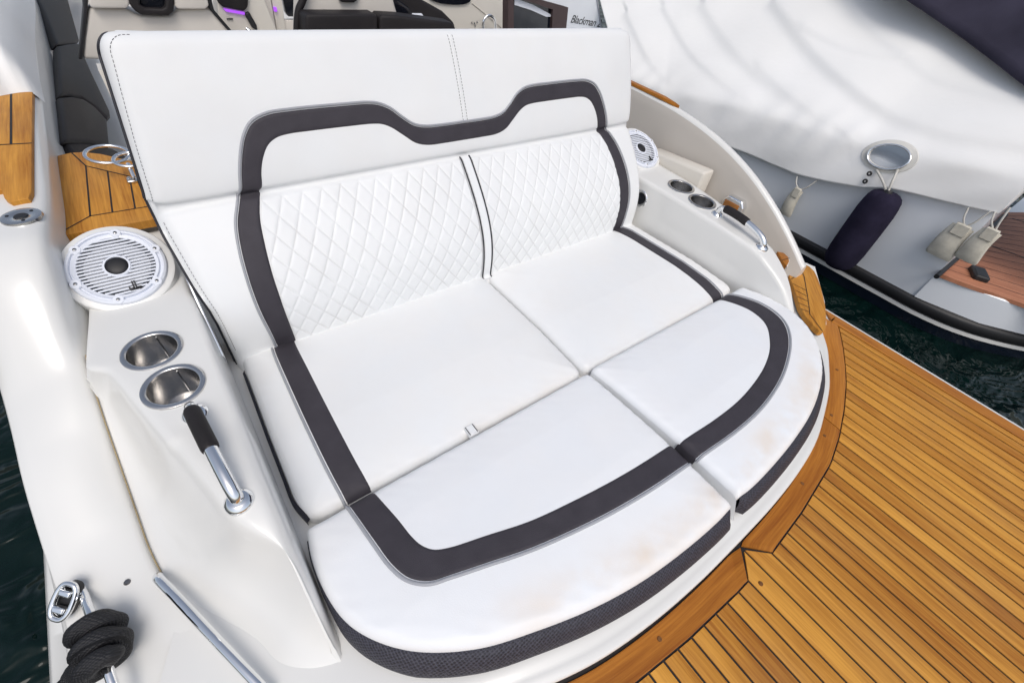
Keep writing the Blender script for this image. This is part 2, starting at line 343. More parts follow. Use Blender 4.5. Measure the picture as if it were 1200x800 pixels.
# --- sunbed base with its rounded lip -------------------------------------------------
LIP_R = [(0, -1.025), (.15, -1.023), (.298, -1.013), (.43, -.993), (.562, -.955), (.67, -.917), (.755, -.876), (.84, -.83), (.90, -.786), (.96, -.74), (1.03, -.695), (1.07, -.675)]
lipR = smooth_curve(LIP_R, 60)
lip = np.vstack([lipR[::-1]*[-1, 1], lipR[1:]])          # port to starboard
def base_mesh():
    n = len(lip); T = np.gradient(lip, axis=0); T /= np.linalg.norm(T, axis=1)[:, None]; out = np.stack([T[:, 1], -T[:, 0]], 1)
    rows = []
    for d, z in ((-.22, -.046), (-.10, -.046), (-.05, -.047), (-.030, -.048), (-.026, -.051), (-.018, -.0515), (-.006, -.0525), (-.001, -.056), (0, -.062), (-.001, -.078), (-.006, -.082), (-.012, -.083), (-.013, -.110)):
        q = lip+out*d; rows.append(np.c_[q, np.full(n, z)])
    V = np.array(rows).reshape(-1, 3); F = grid_faces(len(rows), n)
    c = len(V); rear = np.array([(x, .3, -.046) for x in np.linspace(-.8, .8, n)]); V = np.vstack([V, rear]); F += [(i, i+1, c+i+1, c+i) for i in range(n-1)]
    return mk('sunbed_base', V, F, M['gel'], boat, sharp=50)
base_mesh()

# --- stern platform --------------------------------------------------------------------
ZP = -.10; PX = 1.165; PY = -2.6
plat = np.array([(-PX, PY), (PX, PY), (PX, -.70), (.85, -.5), (-.85, -.5), (-PX, -.70)])
o = prism('swim_platform', np.c_[fillet(plat, [.12, .12, .02, 0, 0, .02]), np.full(len(fillet(plat, [.12, .12, .02, 0, 0, .02])), ZP-.0065)], (0, 0, -.11), M['gel'], boat, bev=.012)
deck_parent = o
KX, KW = .022, .051
def yin(x):   # inner edge of the curved margin board; the two king planks run up into the mitre
    if abs(x-KX) < KW: return -1.040-abs(x-KX)/KW*.045
    return np.interp(abs(x), [0, .07, .233, .441, .56, .68, .80, .879, .97, 1.048, 1.10], [-1.086, -1.085, -1.076, -1.053, -1.024, -.985, -.938, -.900, -.852, -.805, -.77])
def teak_deck():
    mb = MB(); pitch = .0392; gap = .0052; xs = -(.5*pitch)-27*pitch
    # caulk sheet
    XM = PX-.084
    g = [(x, yin(x)+.004) for x in np.linspace(-XM, XM, 240)]
    V = [(x, y, ZP-.0035) for x, y in g]+[(x, PY+.06, ZP-.0035) for x, y in g]; n = len(g)
    mb.add(V, [(i, i+1, n+i+1, n+i) for i in range(n-1)], 1)
    k = 0
    a = -XM
    edges = sorted([KX]+[KX+sg_*(KW+i*pitch) for sg_ in (-1, 1) for i in range(40) if abs(KX+sg_*(KW+i*pitch)) < XM-.012]+[-XM])
    edges.append(XM)
    for a, b in zip(edges[:-1], edges[1:]):
        a2, b2 = a+gap/2, b-gap/2; tone = rng.random()
        # boards are butted here and there
        y0 = None
        nx = 5; xs_ = np.linspace(a2, b2, nx); top = [yin(q)-.004 for q in xs_]; ys = [None]
        cuts = [top]; yend = PY+.06
        nseg = 10; V = []; uv = []
        rows = [[t+(yend-t)*s for t in top] for s in np.linspace(0, 1, nseg)]
        prof = [(0, -.0045), (0, -.0008), (.06, 0), (.94, 0), (1, -.0008), (1, -.0045)]
        for r_ in rows:
            for f, dz in prof:
                xx = a2+(b2-a2)*f; yy = np.interp(xx, xs_, r_); V.append((xx, yy, ZP+dz)); uv.append((yy, xx))
        F = grid_faces(nseg, len(prof))
        # end cap at the margin
        F.append(tuple(range(len(prof))))
        mb.add(V, F, 0, uv, tone)
    return mb.build('teak_decking', [M['teak'], M['caulk']], deck_parent, sharp=25)
teak_deck()
def margin_boards():
    mb = MB()
    def board(outer, inner, tone, mi=0):
        n = len(outer); V = []; uv = []; L = np.r_[0, np.cumsum(np.linalg.norm(np.diff(outer, axis=0), axis=1))]
        prof = [(0, -.014), (0, -.001), (.03, 0), (.97, 0), (1, -.001), (1, -.014)]
        for i in range(n):
            for f, dz in prof: p = outer[i]*(1-f)+inner[i]*f; V.append((p[0], p[1], ZP+.001+dz)); uv.append((L[i], f*.07))
        m_ = len(prof); F = grid_faces(n, m_)+[tuple(range(m_)), tuple(range((n-1)*m_, n*m_))]
        mb.add(V, F, mi, uv, tone)
    inn_x = np.linspace(0, 1.082, 90)
    def inner_pt(x): return np.array([x, yin(x)])
    # outer edge follows the lip
    fl = lambda p: p
    lo = np.array([(x, y-.006) for x, y in lipR if x <= .90])
    lo = resample(np.vstack([lo, [(.955, -.73), (1.02, -.703), (1.08, -.698)]]), 90)
    inn = resample(np.array([inner_pt(x) if x > KW+KX else np.array([x, -1.0855]) for x in inn_x]), 90)
    cut = [0, 48, 89]
    for s in (1, -1):
        for a, b, t in ((0, 46, .35), (46, 89, .6)):
            e = .0016
            oo = lo[a:b+1]*[s, 1]; ii = inn[a:b+1]*[s, 1]
            oo = oo.copy(); ii = ii.copy()
            if a == 0: oo[0] = [KX+.0016*s, -1.036]; ii[0] = [KX+(KW+.001)*s, -1.0865]; oo = resample(oo[[0]+[i for i in range(1, len(oo)) if (oo[i][0]-KX)*s > .01]], len(oo)); ii = resample(ii[[0]+[i for i in range(1, len(ii)) if (ii[i][0]-KX)*s > KW+.006]], len(ii))
            for arr in (oo, ii):
                d0 = arr[1]-arr[0]; d1 = arr[-1]-arr[-2]; arr[0] += d0/np.linalg.norm(d0)*e; arr[-1] -= d1/np.linalg.norm(d1)*e
            board(oo, ii, t+.1*s)
        # side boards along the platform edge
        yy = np.linspace(-.705, PY+.06, 40); xo = np.full(40, (PX-.032)*s); xi = np.full(40, (PX-.082)*s)
        xi2 = xi.copy(); yi2 = yy.copy(); yi2[0] = -.76
        board(np.stack([xo, yy], 1), np.stack([xi2, yi2], 1), .45+.1*s)
    # dark bedding under the margin
    n = 90
    for s in (1, -1):
        V = [(p[0]*s, p[1]+.012, ZP-.0045) for p in lo]+[(p[0]*s, p[1]-.004, ZP-.0045) for p in inn]
        mb.add(V, [(i, i+1, n+i+1, n+i) for i in range(n-1)], 1)
    # bungs
    for (u, v) in ((981, 433), (974.5, 486), (966.5, 510), (940.5, 566), (773, 748), (892, 683)):
        p = bz(u, v, ZP+.002); V, F = lathe_data([(0, .0006), (.0042, .0005), (.0055, -.002)], p, seg=14); mb.add(V, F, 2)
    return mb.build('margin_board', [M['teakm'], M['caulk'], M['bung']], deck_parent, sharp=30)
margin_boards()

# --- rim profile shared by both bulwarks -------------------------------------------------
def prof(y): return np.interp(y, [-3, -.80, -.73, -.65, -.55, -.45, -.32, -.17, 0, .2, .49, 1.2, 4], [-.1, -.098, -.082, -.04, .04, .115, .195, .265, .315, .347, .36, .37, .38])
def prof_p(y): return np.interp(y, [-3, -.80, -.73, -.60, -.446, -.37, -.17, -.12, 0, .25, 5], [-.1, -.098, -.080, .005, .125, .178, .238, .256, .283, .302, .32])
YS = np.r_[np.linspace(-.9, .6, 64), np.linspace(.7, 5.5, 14)]
def prof_ps(y): return np.mean([prof_p(y+d) for d in np.linspace(-.07, .07, 9)])
def prof_s(y): return np.mean([prof(y+d) for d in np.linspace(-.08, .08, 9)])
def seam(y):
    q = [seam_raw(y+d) for d in np.linspace(-.07, .07, 9)]; return float(np.mean([a[0] for a in q])), float(np.mean([a[1] for a in q]))
def seam_raw(y):
    xs = np.interp(y, [-.90, -.67, -.55, -.42, -.21, -.10, 0, .10, .2, .4, 4], [-.86, -.93, -.965, -1.008, -1.018, -1.012, -1.006, -.992, -.982, -.966, -.962])
    zs = np.interp(y, [-.90, -.67, -.55, -.42, -.21, -.10, 0, .10, .2, .4, 4], [-.1, -.060, -.046, -.040, .0, .072, .125, .165, .185, .20, .205])
    return xs, zs
XR = -1.145
def ridge(y): return float(np.mean([np.interp(y+d, [-3, -.8, -.7, -.55, -.45, -.32, -.23, 0, .06, .25, .5, 5], [-.106, -.104, -.100, -.092, -.075, -.03, .028, .088, .115, .21, .25, .27]) for d in np.linspace(-.10, .10, 11)]))
def port_top(y):
    xs, zs = seam(y); zr = ridge(y); zt = float(max(prof_ps(y), zr+.004)); bl = .006+.024*min(1, max(0, (zr+.10)/.16))
    P0, C_, P2 = np.array([xs-.004, zs]), np.array([xs-.045, max(zs, zr)+bl]), np.array([XR, zr])
    A_ = [(1-t)**2*P0+2*t*(1-t)*C_+t*t*P2 for t in (0, .10, .22, .35, .5, .64, .78, .90, 1)]
    dz = zt-zs; B2 = [(xs-.004, zs), (xs, zs+.70*dz), (xs-.003, zs+.90*dz), (xs-.013, zs+.985*dz), (xs-.035, zt), (xs-.075, zt), (-1.072, zt-.004), (-1.112, zt-.024), (XR, zr)]
    f = min(1, max(0, (y+.02)/.26)); f = f*f*(3-2*f)
    return [tuple(np.array(p)*(1-f)+np.array(q)*f) for p, q in zip(A_, B2)]
def port_bulwark():
    rows = []
    for y in np.r_[np.linspace(-.80, .6, 110), np.linspace(.7, 5.5, 14)]:
        xs, zs = seam(y); rw = [(xs, -.35), (xs, zs-.012)]+port_top(y); zr = rw[-1][1]; q = max(.0, min(1, (zr+.10)/.1))
        rw += [(XR-.003, zr-.003), (XR-.004, zr-.004-.014*q), (XR-.009, zr-.006-.018*q), (XR-.016, zr-.010-.035*q), (XR-.024, min(zr-.012, -.116+.2*max(0, zr-.1))), (-1.195, -.124), (-1.207, -.14), (-1.207, -.20), (-1.18, -.6)]
        rows.append([(x, y, z) for x, z in rw])
    n = len(rows[0]); V = np.array(rows).reshape(-1, 3)
    return mk('bulwark', V, grid_faces(len(rows), n), M['gel'], boat, sharp=60)
port_bulwark()
def stbd_bulwark():
    rows = []
    for y in np.r_[-.565, YS[(YS > -.56) & (YS < 1.25)]]:
        zt = prof_s(y)
        rw = [(1.035, -.11), (1.05, -.06 if zt > -.03 else -.105), (1.062, (zt-.06+-.06)/2 if zt > .0 else zt-.02), (1.074, zt-.05 if zt > 0 else zt-.01), (1.080, zt-.014), (1.085, zt-.004), (1.094, zt), (1.108, zt-.003), (1.116, zt-.012), (1.122, zt-.04), (1.15, -.12), (1.165, -.14), (1.165, -.2), (1.14, -.6)]
        rows.append([(x, y, z) for x, z in rw])
    n = len(rows[0]); V = np.array(rows).reshape(-1, 3); F = grid_faces(len(rows), n); fm = [0 if (k % (n-1)) >= 4 else 1 for k in range(len(F))]
    F.append(tuple(range(n))); fm.append(0)
    return mk('bulwark', V, F, [M['gel'], M['beige']], boat, fmat=fm, sharp=40)
stbd_bulwark()
# side deck floor, starboard
prism('side_deck', [(.80, -.60, -.04), (1.05, -.45, -.04), (1.06, 2.5, -.04), (.80, 2.5, -.04)], (0, 0, -.05), M['gel2'], boat)
# hull transom below everything
prism('hull', [(-1.19, -.62, -.135), (1.14, -.62, -.135), (1.14, 6, -.135), (-1.19, 6, -.135)], (0, 0, -.5), M['gel'], boat)

# --- coamings beside the sunbed -----------------------------------------------------------
ZR = lambda y: np.interp(y, [-.78, -.745, -.73, -.70, -.68, -.65, -.62, -.58, -.55, -.50, -.45, -.35, -.1, .09, .11, .285, .31, .36], [-.065, -.055, -.045, -.010, .015, .045, .070, .095, .108, .130, .140, .147, .157, .158, .159, .172, .176, .184])
def coaming(side):
    rows = []; ys = np.r_[np.linspace(.36, .06, 40), np.linspace(.05, -.745, 90)]
    if side < 0:
        tp = np.array([bz(u, v, .155)[:2] for u, v in ((94, 405), (100, 418), (130, 440), (170, 490), (230, 560), (262, 600), (284, 615))])
    for y in ys:
        z = float(np.mean([ZR(y+d) for d in (-.012, -.006, 0, .006, .012)]))
        xi = .786
        if side < 0:
            xb, zb = seam(y); xb = -xb-.002; zb -= .004
            if y > -.06: xt = xb-.012; zb = z-.03
            else: xt = float(np.interp(-y, -tp[:, 1], -tp[:, 0])) if y > tp[-1, 1] else xi+.005+max(0, -tp[-1, 0]-xi-.005)*max(0, 1-(tp[-1, 1]-y)/.075)**2
            if y < -.60: xb = float(np.interp(y, [-.745, -.72, -.67, -.60], [xi+.02, .87, .92, xb])); zb = float(np.interp(y, [-.745, -.67, -.60], [-.050, -.052, zb]))
            xt = min(xt, xb-.006)
        else:
            xt = float(np.interp(y, [-.745, -.70, -.66, -.60, -.54, -.46, -.35, -.2, .0, .4], [.795, .80, .812, .838, .858, .876, .905, .94, .965, .975])); xb = xt+.012; zb = -.09
        r = min(.014, max(.002, (z+.07)*.4))
        pts = [(xi-.006, -.11), (xi-.004, -.05), (xi, z-r*1.2), (xi+r*.12, z-r*.5), (xi+r*.5, z-r*.1), (xi+r, z)]
        for t in np.linspace(0, 1, 12)[1:]: pts.append((xi+r+(xt-xi-r)*t, z))
        dx, dz = xb-xt, zb-z
        if side < 0:
            for t in np.linspace(0, 1, 18)[1:]:
                if y > -.06: s_ = t
                else: s_ = 1-(1-t)**2.1
                pts.append((xt+dx*t, z+dz*s_))
        else:
            for t in np.linspace(0, 1, 18)[1:]: a = t*PI/2; pts.append((xt+dx*math.sin(a), z+(zb-z)*(1-math.cos(min(a*1.0, PI/2)))*1.0 if t < 1 else zb))
        pts.append((pts[-1][0], -.11)) if pts[-1][1] > -.105 else pts.append((pts[-1][0]+.0, -.115))
        rows.append([(x*(1 if side > 0 else -1), y, zz) for x, zz in pts])
    n = len(rows[0]); V = np.array(rows)
    if side < 0:
        for _ in range(2): V[2:-2, 8:-3] = (V[1:-3, 8:-3]+V[3:-1, 8:-3]+2*V[2:-2, 8:-3]+V[2:-2, 7:-4]+V[2:-2, 9:-2])/6
    if side < 0:
        for _ in range(9): V[80:-4, 3:-3] = (V[79:-5, 3:-3]+V[81:-3, 3:-3]+2*V[80:-4, 3:-3]+V[80:-4, 2:-4]+V[80:-4, 4:-2])/6
    F = grid_faces(len(rows), n, False, True)
    F += [tuple(range(n)), tuple(range((len(rows)-1)*n, len(rows)*n))]; V = V.reshape(-1, 3)
    o = mk('coaming', V, F, M['gel'], boat, sharp=72)
    return o
coam = {-1: coaming(-1), 1: coaming(1)}
CUP = {1: [(.887, -.060), (.870, -.177)], -1: [(-.887, -.060), (-.870, -.177)]}
for s in (-1, 1):
    for (x, y) in CUP[s]:
        z = float(ZR(y)); V, F = lathe_data([(0, -.09), (.0475, -.09), (.0475, .05), (0, .05)], (x, y, z), seg=48)
        cut = mk('cutter', V, F, M['steel'], weld=1e-6)
        md = coam[s].modifiers.new('b', 'BOOLEAN'); md.operation = 'DIFFERENCE'; md.object = cut; md.solver = 'EXACT'
        bpy.context.view_layer.update(); bake(coam[s]); bpy.data.objects.remove(cut)
        tilt = (0, -.045, 1)
        rim = lathe('cup_holder', [(.0440, -.003), (.0440, .0015), (.0455, .003), (.052, .0036), (.0545, .0022), (.0555, -.002)], (x, y, z+.001), M['steel'], boat, n=tilt, seg=56)
        lathe('cup_well', [(.0445, .0005), (.0440, -.004), (.0435, -.062), (.040, -.070), (.012, -.072), (0, -.072)], (x, y, z+.0008), M['steel'], rim, n=tilt, seg=48)
        # welded seam of the well
        d = np.array([.25, .95, 0]); d /= np.linalg.norm(d); p = np.array([x, y, z])+d*.0432
        tube('weld_seam', [p+np.array([0, 0, -.003]), p+np.array([0, 0, -.066])], .0009, M['chrome'], rim, seg=6)

ysq = np.linspace(-.44, .02, 60); tube('seam_sealant', [(seam(y)[0]+.001, y, seam(y)[1]+.0005) for y in ysq], .0013, M['sealant'], boat, seg=6)
# --- speakers -------------------------------------------------------------------------------
def speaker(s):
    a = math.atan(.60); c = np.array([.897*s, .190, .209]); ex = np.array([1., 0, 0]); ey = np.array([0, math.cos(a), math.sin(a)]); n = np.cross(ex, ey)
    lathe('speaker_boss', [(0, -.001), (.100, -.001), (.1045, -.003), (.1065, -.008), (.110, -.10), (.110, -.16)], c, M['gel'], boat, n=n, seg=72, sharp=40)
    P = lambda u, v, h: c+ex*u+ey*v+n*h
    R = .092
    sp = lathe('speaker', [(.070, .003), (.0705, .006), (.077, .0085), (.0785, .0025), (.0815, .0025), (.083, .0075), (.086, .0080), (.090, .0055), (R, .001), (R, -.02)], c, M['plastic'], boat, n=n, seg=72, sharp=30)
    mb = MB(); nb = 18; r_ = .0705
    for i in range(nb):
        v = -r_+2*r_*(i+.5)/nb; hw = math.sqrt(max(0, r_*r_-v*v)); 
        spans = [(-hw, hw)]
        if abs(v) < .0255: q = math.sqrt(.0255**2-v*v); spans = [(-hw, -q), (q, hw)]
        for u0, u1 in spans:
            if u1-u0 < .004: continue
            V, F = box_data(P((u0+u1)/2, v, .0055), np.array([(u1-u0)/2, .0017, .0018]), [ex, ey, n]); mb.add(V, F, 0)
    V, F = lathe_data([(.0215, .003), (.0215, .0085), (.0245, .0085), (.0265, .006), (.0265, .003)], c, n, 40); mb.add(V, F, 0)
    mb.build('grille', [M['plastic']], sp, sharp=30)
    lathe('speaker_cone', [(.0700, .001), (.045, -.004), (.024, -.006), (0, -.006)], c, M['black'], sp, n=n, seg=48)
    lathe('dust_cap', [(.0215, .0045), (.0195, .0075), (.014, .0095), (.006, .0105), (0, .0107)], c, M['black'], sp, n=n, seg=40)
    for k in range(6):
        an = math.radians(15+60*k); u, v = .0815*math.cos(an), .0815*math.sin(an)
        lug = lathe('screw_lug', [(0, .0085), (.0095, .0085), (.0105, .0075), (.0105, .003)], P(u, v, 0), M['plastic'], sp, n=n, seg=24)
        mbs = MB(); V, F = lathe_data([(0, .0108), (.0022, .0106), (.0036, .0096), (.0038, .0080)], P(u, v, 0), n, 18); mbs.add(V, F, 0)
        for q in (0, 1):
            ax = [ex, ey, n] if q == 0 else [ey, -ex, n]
            V, F = box_data(P(u, v, .0108), np.array([.0022, .0005, .0004]), ax); mbs.add(V, F, 1)
        mbs.build('screw', [M['steel'], M['black']], sp)
    # maker's mark, raised black on the lower part of the grille
    mb = MB()
    def bar(u, v, hu, hv): V, F = box_data(P(u, v, .0082), np.array([hu, hv, .0008]), [ex, ey, n]); mb.add(V, F, 0)
    u0, v0 = .016, -.056
    for (u, v, hu, hv) in ((-.002, .003, .0013, .009), (-.0065, -.0052, .0045, .0014), (-.0100, -.0030, .0012, .0028), (.0022, .003, .0013, .009), (.0068, -.0052, .0048, .0014), (0, -.0095, .010, .0006)): bar(u0+u, v0+v, hu, hv)
    mb.build('logo_mark', [M['black']], sp)
for s in (-1, 1): speaker(s)

# --- grab handles -----------------------------------------------------------------------------
def handle(s):
    a = np.array([.851*s, -.262, float(ZR(-.262))]); b = np.array([.832*s, -.470, float(ZR(-.47))]); z = np.array([0, 0, 1.])
    H = .034
    path = [a+z*.0, a+z*.014, a+z*.026+(b-a)*.02, a+z*H+(b-a)*.10, a+z*(H+.004)+(b-a)*.2, a+z*(H+.007)+(b-a)*.45, a+z*(H+.004)+(b-a)*.70, a+z*H*.97+(b-a)*.84, b+z*.024-(b-a)*.05, b+z*.012-(b-a)*.0, b]
    path = smooth_curve(path, 70); rr = np.interp(np.linspace(0, 1, 70), [0, .15, .6, 1], [.0095, .0105, .0112, .0112])
    h = tube('grab_handle', path, rr, M['chrome'], boat, seg=20)
    i0, i1 = 12, 40
    g = path[i0:i1]; rg = np.full(len(g), .0142); rg[0] = rg[-1] = .0130; rg[1] = rg[-2] = .0140
    tube('grip', g, rg, M['darkcush'], h, seg=20)
    for p in (a, b):
        lathe('foot_flange', [(0, .010), (.0145, .0095), (.017, .008), (.0215, .0035), (.023, .0005), (.023, -.006)], p, M['chrome'], h, n=(0, -.05, 1), seg=36)
for s in (-1, 1): handle(s)

# --- teak pads: outline with margin and caulk lines ----------------------------------------------
def teak_pad(name, outline, lines, parent, thick=.016, lw=.0028, mat=None, n=(0, 0, 1), bev=.003, grain=None, label=None, tones=None):
    P = np.array(outline); n = np.array(n, float); n /= np.linalg.norm(n)
    mb = MB(); k = len(P); g = np.array(grain if grain is not None else (0, 1, 0), float); g -= n*(g@n); g /= np.linalg.norm(g); c = np.cross(n, g)
    ins = []
    ce = P.mean(0)
    for i in range(k):
        u = P[i]-P[i-1]; v = P[(i+1) % k]-P[i]; u /= np.linalg.norm(u)+1e-9; v /= np.linalg.norm(v)+1e-9; t = u+v; t /= np.linalg.norm(t)+1e-9; q = np.cross(n, t)
        if q@(ce-P[i]) < 0 and False: q = -q
        ins.append(q)
    ins = np.array(ins); area = sum(np.cross(P[i]-ce, P[(i+1) % k]-ce)@n for i in range(k))
    if area < 0: ins = -ins
    rings = [P-n*thick, P-n*bev*.6, P+ins*bev*.35-n*bev*.15, P+ins*bev]
    V = np.vstack(rings); F = []
    for r_ in range(3): F += [(r_*k+i, r_*k+(i+1) % k, (r_+1)*k+(i+1) % k, (r_+1)*k+i) for i in range(k)]
    F.append(tuple(3*k+i for i in range(k)))
    mb.add(V, F, 0, [(v@g, v@c) for v in V], .5 if tones is None else tones)
    for ln in lines:
        q = np.array(ln, float)
        for a, b in zip(q[:-1], q[1:]):
            d = b-a; d /= np.linalg.norm(d); s_ = np.cross(n, d)*lw/2; h = n*.0007
            mb.add([a-s_+h-d*lw*.4, a+s_+h-d*lw*.4, b+s_+h+d*lw*.4, b-s_+h+d*lw*.4], [(0, 1, 2, 3)], 1, [(0, 0)]*4)
    o = mb.build(name, [mat or M['teakm'], M['caulk']], parent, sharp=30)
    if label: o['label'] = label
    return o
Z = lambda L, z: [bz(u, v, z) for u, v in L]
# port cockpit step
zst = .225
cv = lambda L: [(60+a/5.7125, 150+b/5.7125) for a, b in L]
teak_pad('step_tread', Z(cv([(40, 185), (130, 165), (215, 160), (330, 172), (560, 225), (800, 400), (900, 560), (722, 600), (50, 720)]), zst),
         [Z(cv(l), zst) for l in ([(140, 170), (232, 255), (262, 590), (60, 702)], [(262, 590), (690, 520), (880, 500)], [(232, 255), (525, 325), (760, 372)], [(378, 290), (410, 562)], [(525, 328), (562, 538)], [(655, 360), (690, 515)])], boat, thick=.022, lw=.0036, mat=M['teak'], label='teak step tread with mitred border beside the backrest')
sb = Z(cv([(40, 185), (215, 160), (560, 225), (900, 560), (722, 600), (50, 720)]), zst-.024)
prism('step_block', sb, (0, 0, -.2), M['gel2'], boat)
# starboard lower and upper steps
cw = lambda L: [(820+a/4, 230+b/4) for a, b in L]
zs1 = -.02
out1 = chaikin(np.array(Z(cv_ := cw([(405, 330), (440, 308), (470, 308), (530, 335), (562, 400), (588, 500), (594, 560), (592, 622), (575, 634), (556, 628), (478, 540), (450, 450), (425, 385)]), zs1)), 1)
teak_pad('step_tread', out1, [Z(cw(l), zs1) for l in ([(462, 308), (490, 380), (510, 500), (516, 553), (575, 632)], [(430, 388), (468, 360)], [(437, 410), (496, 440)], [(448, 440), (502, 468)], [(458, 470), (506, 492)], [(465, 500), (511, 520)], [(474, 528), (514, 542)])], boat, thick=.02, lw=.0028, grain=(.6, .5, 0), mat=M['teak'])
prism('step_block', Z(cw([(400, 320), (470, 300), (540, 330), (585, 490), (594, 600), (560, 640), (470, 545)]), zs1-.022), (0, 0, -.06), M['gel'], boat)
zs2 = .05
teak_pad('step_tread', Z(cw([(365, 258), (395, 265), (416, 284), (421, 304), (408, 326), (385, 300)]), zs2), [Z(cw([(386, 300), (420, 290)]), zs2)], boat, thick=.02)
prism('step_block', Z(cw([(355, 255), (395, 258), (425, 290), (412, 332), (380, 300)]), zs2-.022), (0, 0, -.10), M['gel'], boat)
# caprail teak pads
zc = .3135
teak_pad('caprail_pad', Z([(-40, 84), (0, 90), (34, 95), (38, 99), (36.5, 224), (33, 232), (12, 236), (5, 232), (1, 222), (-40, 226)], zc), [Z([(13, 88), (13, 168.5)], zc), Z([(-40, 172), (0, 170), (36, 168)], zc)], boat, thick=.012, lw=.005, mat=M['teak'])
pts = [(1.083, 1.1), (1.083, .30), (1.086, .24), (1.094, .205), (1.102, .24), (1.111, .30), (1.111, 1.1)]
teak_pad('caprail_pad', [(x, y, prof_s(y)+.012) for x, y in pts], [], boat, thick=.012)
# --- filler plate on the port bulwark
c = bz(25, 254, float(prof_ps(.31))+.0015)
pl = lathe('deck_filler', [(0, .001), (.012, .001), (.014, .0025), (.030, .0030), (.034, .002), (.0352, -.003)], c, M['steel'], boat, seg=40)
lathe('filler_cap', [(0, .0035), (.011, .003), (.0125, .0015)], c, M['black'], pl, seg=28)
for k in range(3):
    an = math.radians(40+120*k); lathe('screw', [(0, .0042), (.003, .0038), (.0038, .002)], c+np.array([.023*math.cos(an), .023*math.sin(an), 0]), M['blackgloss'], pl, seg=14)
# --- chrome stud, grab rail and fairlead at the port quarter
c = bz(149, 682, -.02); 
def on_port(u, v):   # point on the port bulwark top
    q = ray(u, v)
    for t in np.linspace(.5, 2.4, 1500):
        p = CAM+q*t; T_ = port_top(p[1]); xx = [-a[0] for a in T_]; 
        if xx[0]-.05 < -p[0] < xx[-1]+.01 and p[2] <= np.interp(-p[0], xx, [a[1] for a in T_]): return p
        if p[2] < -.1: break
    return bz(u, v, -.1)
p = on_port(149, 682); lathe('snap_stud', [(0, .006), (.0035, .0055), (.0048, .004), (.005, -.004)], p, M['darksteel'], boat, n=(.5, -.3, 1), seg=20)
a = bz(180, 670, -.022); b = bz(316, 815, -.028); mid = (a+b)/2
rail = tube('grab_rail', smooth_curve([a+np.array([0, .0, -.035]), a+np.array([.003, -.012, -.004]), a*.8+b*.2+np.array([0, 0, .006]), mid+np.array([0, 0, .008]), a*.2+b*.8+np.array([0, 0, .006]), b], 50), .0085, M['chrome'], boat, seg=16)
def opc(u, v, d): p = on_port(u, v); q = CAM-p; return p+q/np.linalg.norm(q)*d
fl = [opc(u, v, d) for u, v, d in ((95, 688, .004), (100, 702, .020), (108, 724, .044), (119, 758, .062), (134, 806, .058), (142, 830, .045))]
tube('guard_rail', smooth_curve([fl[0]+[0, .006, -.02]]+fl, 40), .0072, M['chrome'], boat, seg=14)
c = bx(77, 703, -1.130)
def place(o, c, nrm, spin=0.):
    o.parent = boat; q = Vector(nrm).to_track_quat('Z', 'Y'); o.location = Vector(tuple(np.array(c)-wloc(boat))); o.rotation_euler = (q.to_matrix() @ Matrix.Rotation(spin, 3, 'Z')).to_euler()
an = np.linspace(0, 2*PI, 49)[:-1]; ov = np.stack([.016*np.sign(np.cos(an))*np.abs(np.cos(an))**.7, 0.029*np.sign(np.sin(an))*np.abs(np.sin(an))**.8, 0*an+.004], 1)
V, F, uv = tube_data(ov, .0045, 10, True); cle = mk('mooring_cleat', V, F, M['chrome'])
CL_N = (-.40, -.45, .80); place(cle, c, CL_N, -.15)
k = len(ov); V = np.vstack([ov*[1, 1, 0]+[0, 0, -.004], [[0, 0, -.004]], ov*[1, 1, 0]+[0, 0, -.012]]); F = [(i, (i+1) % k, k) for i in range(k)]+[(i, (i+1) % k, k+1+(i+1) % k, k+1+i) for i in range(k)]
o = mk('cleat_recess', V, F, M['black']); o.parent = cle
for yy in (-.0135, .0135):
    V, F = box_data((-.001, yy, .004), np.array([.0105, .0055, .0055])); o = mk('cleat_horn', V, F, M['chrome']); o.parent = cle; bevel_obj(o, .003, 3)
# --- folding cleat with a painted amber reflection at the starboard coaming
c = bx(862, 240, 1.07)
hd = prism('folding_cleat', [(1.040, c[1]-.045, c[2]-.028), (1.040, c[1]+.042, c[2]-.028), (1.040, c[1]+.048, c[2]+.01), (1.040, c[1]+.03, c[2]+.034), (1.040, c[1]-.03, c[2]+.034), (1.040, c[1]-.048, c[2]+.01)], (.05, 0, 0), M['chrome'], boat, bev=.006)
prism('lens', [(1.036, c[1]-.030, c[2]-.026), (1.036, c[1]+.036, c[2]-.026), (1.036, c[1]+.036, c[2]+.016), (1.036, c[1]-.030, c[2]+.016)], (.01, 0, 0), M['amber'], hd, bev=.002)  # amber patch painted as teak reflected in the cleat's chrome, not a lamp lens
# --- round socket in the starboard coaming wall
lathe('round_socket', [(0, -.012), (.024, -.012), (.026, .003), (.031, .004), (.034, .001), (.034, -.006)], (.7845, .035, .085), [M['chrome']], boat, n=(-1, 0, .05), seg=36)
lathe('socket_recess', [(0, .001), (.0235, .001), (.0238, -.004)], (.7835, .035, .085), M['blackgloss'], boat, n=(-1, 0, .12), seg=32)
# --- raised box behind the starboard speaker
prism('locker_box', [(.975, -.085, .21), (.975, .20, .19), (1.05, .20, .19), (1.05, -.085, .21)], (0, 0, -.3), M['gel2'], boat, bev=.01)
# latch recess on starboard bulwark wall
prism('wall_latch', [bx(*p, 1.068) for p in [(786, 186), (790, 183), (792, 186), (788, 190)]], (-.01, 0, 0), M['black'], boat)
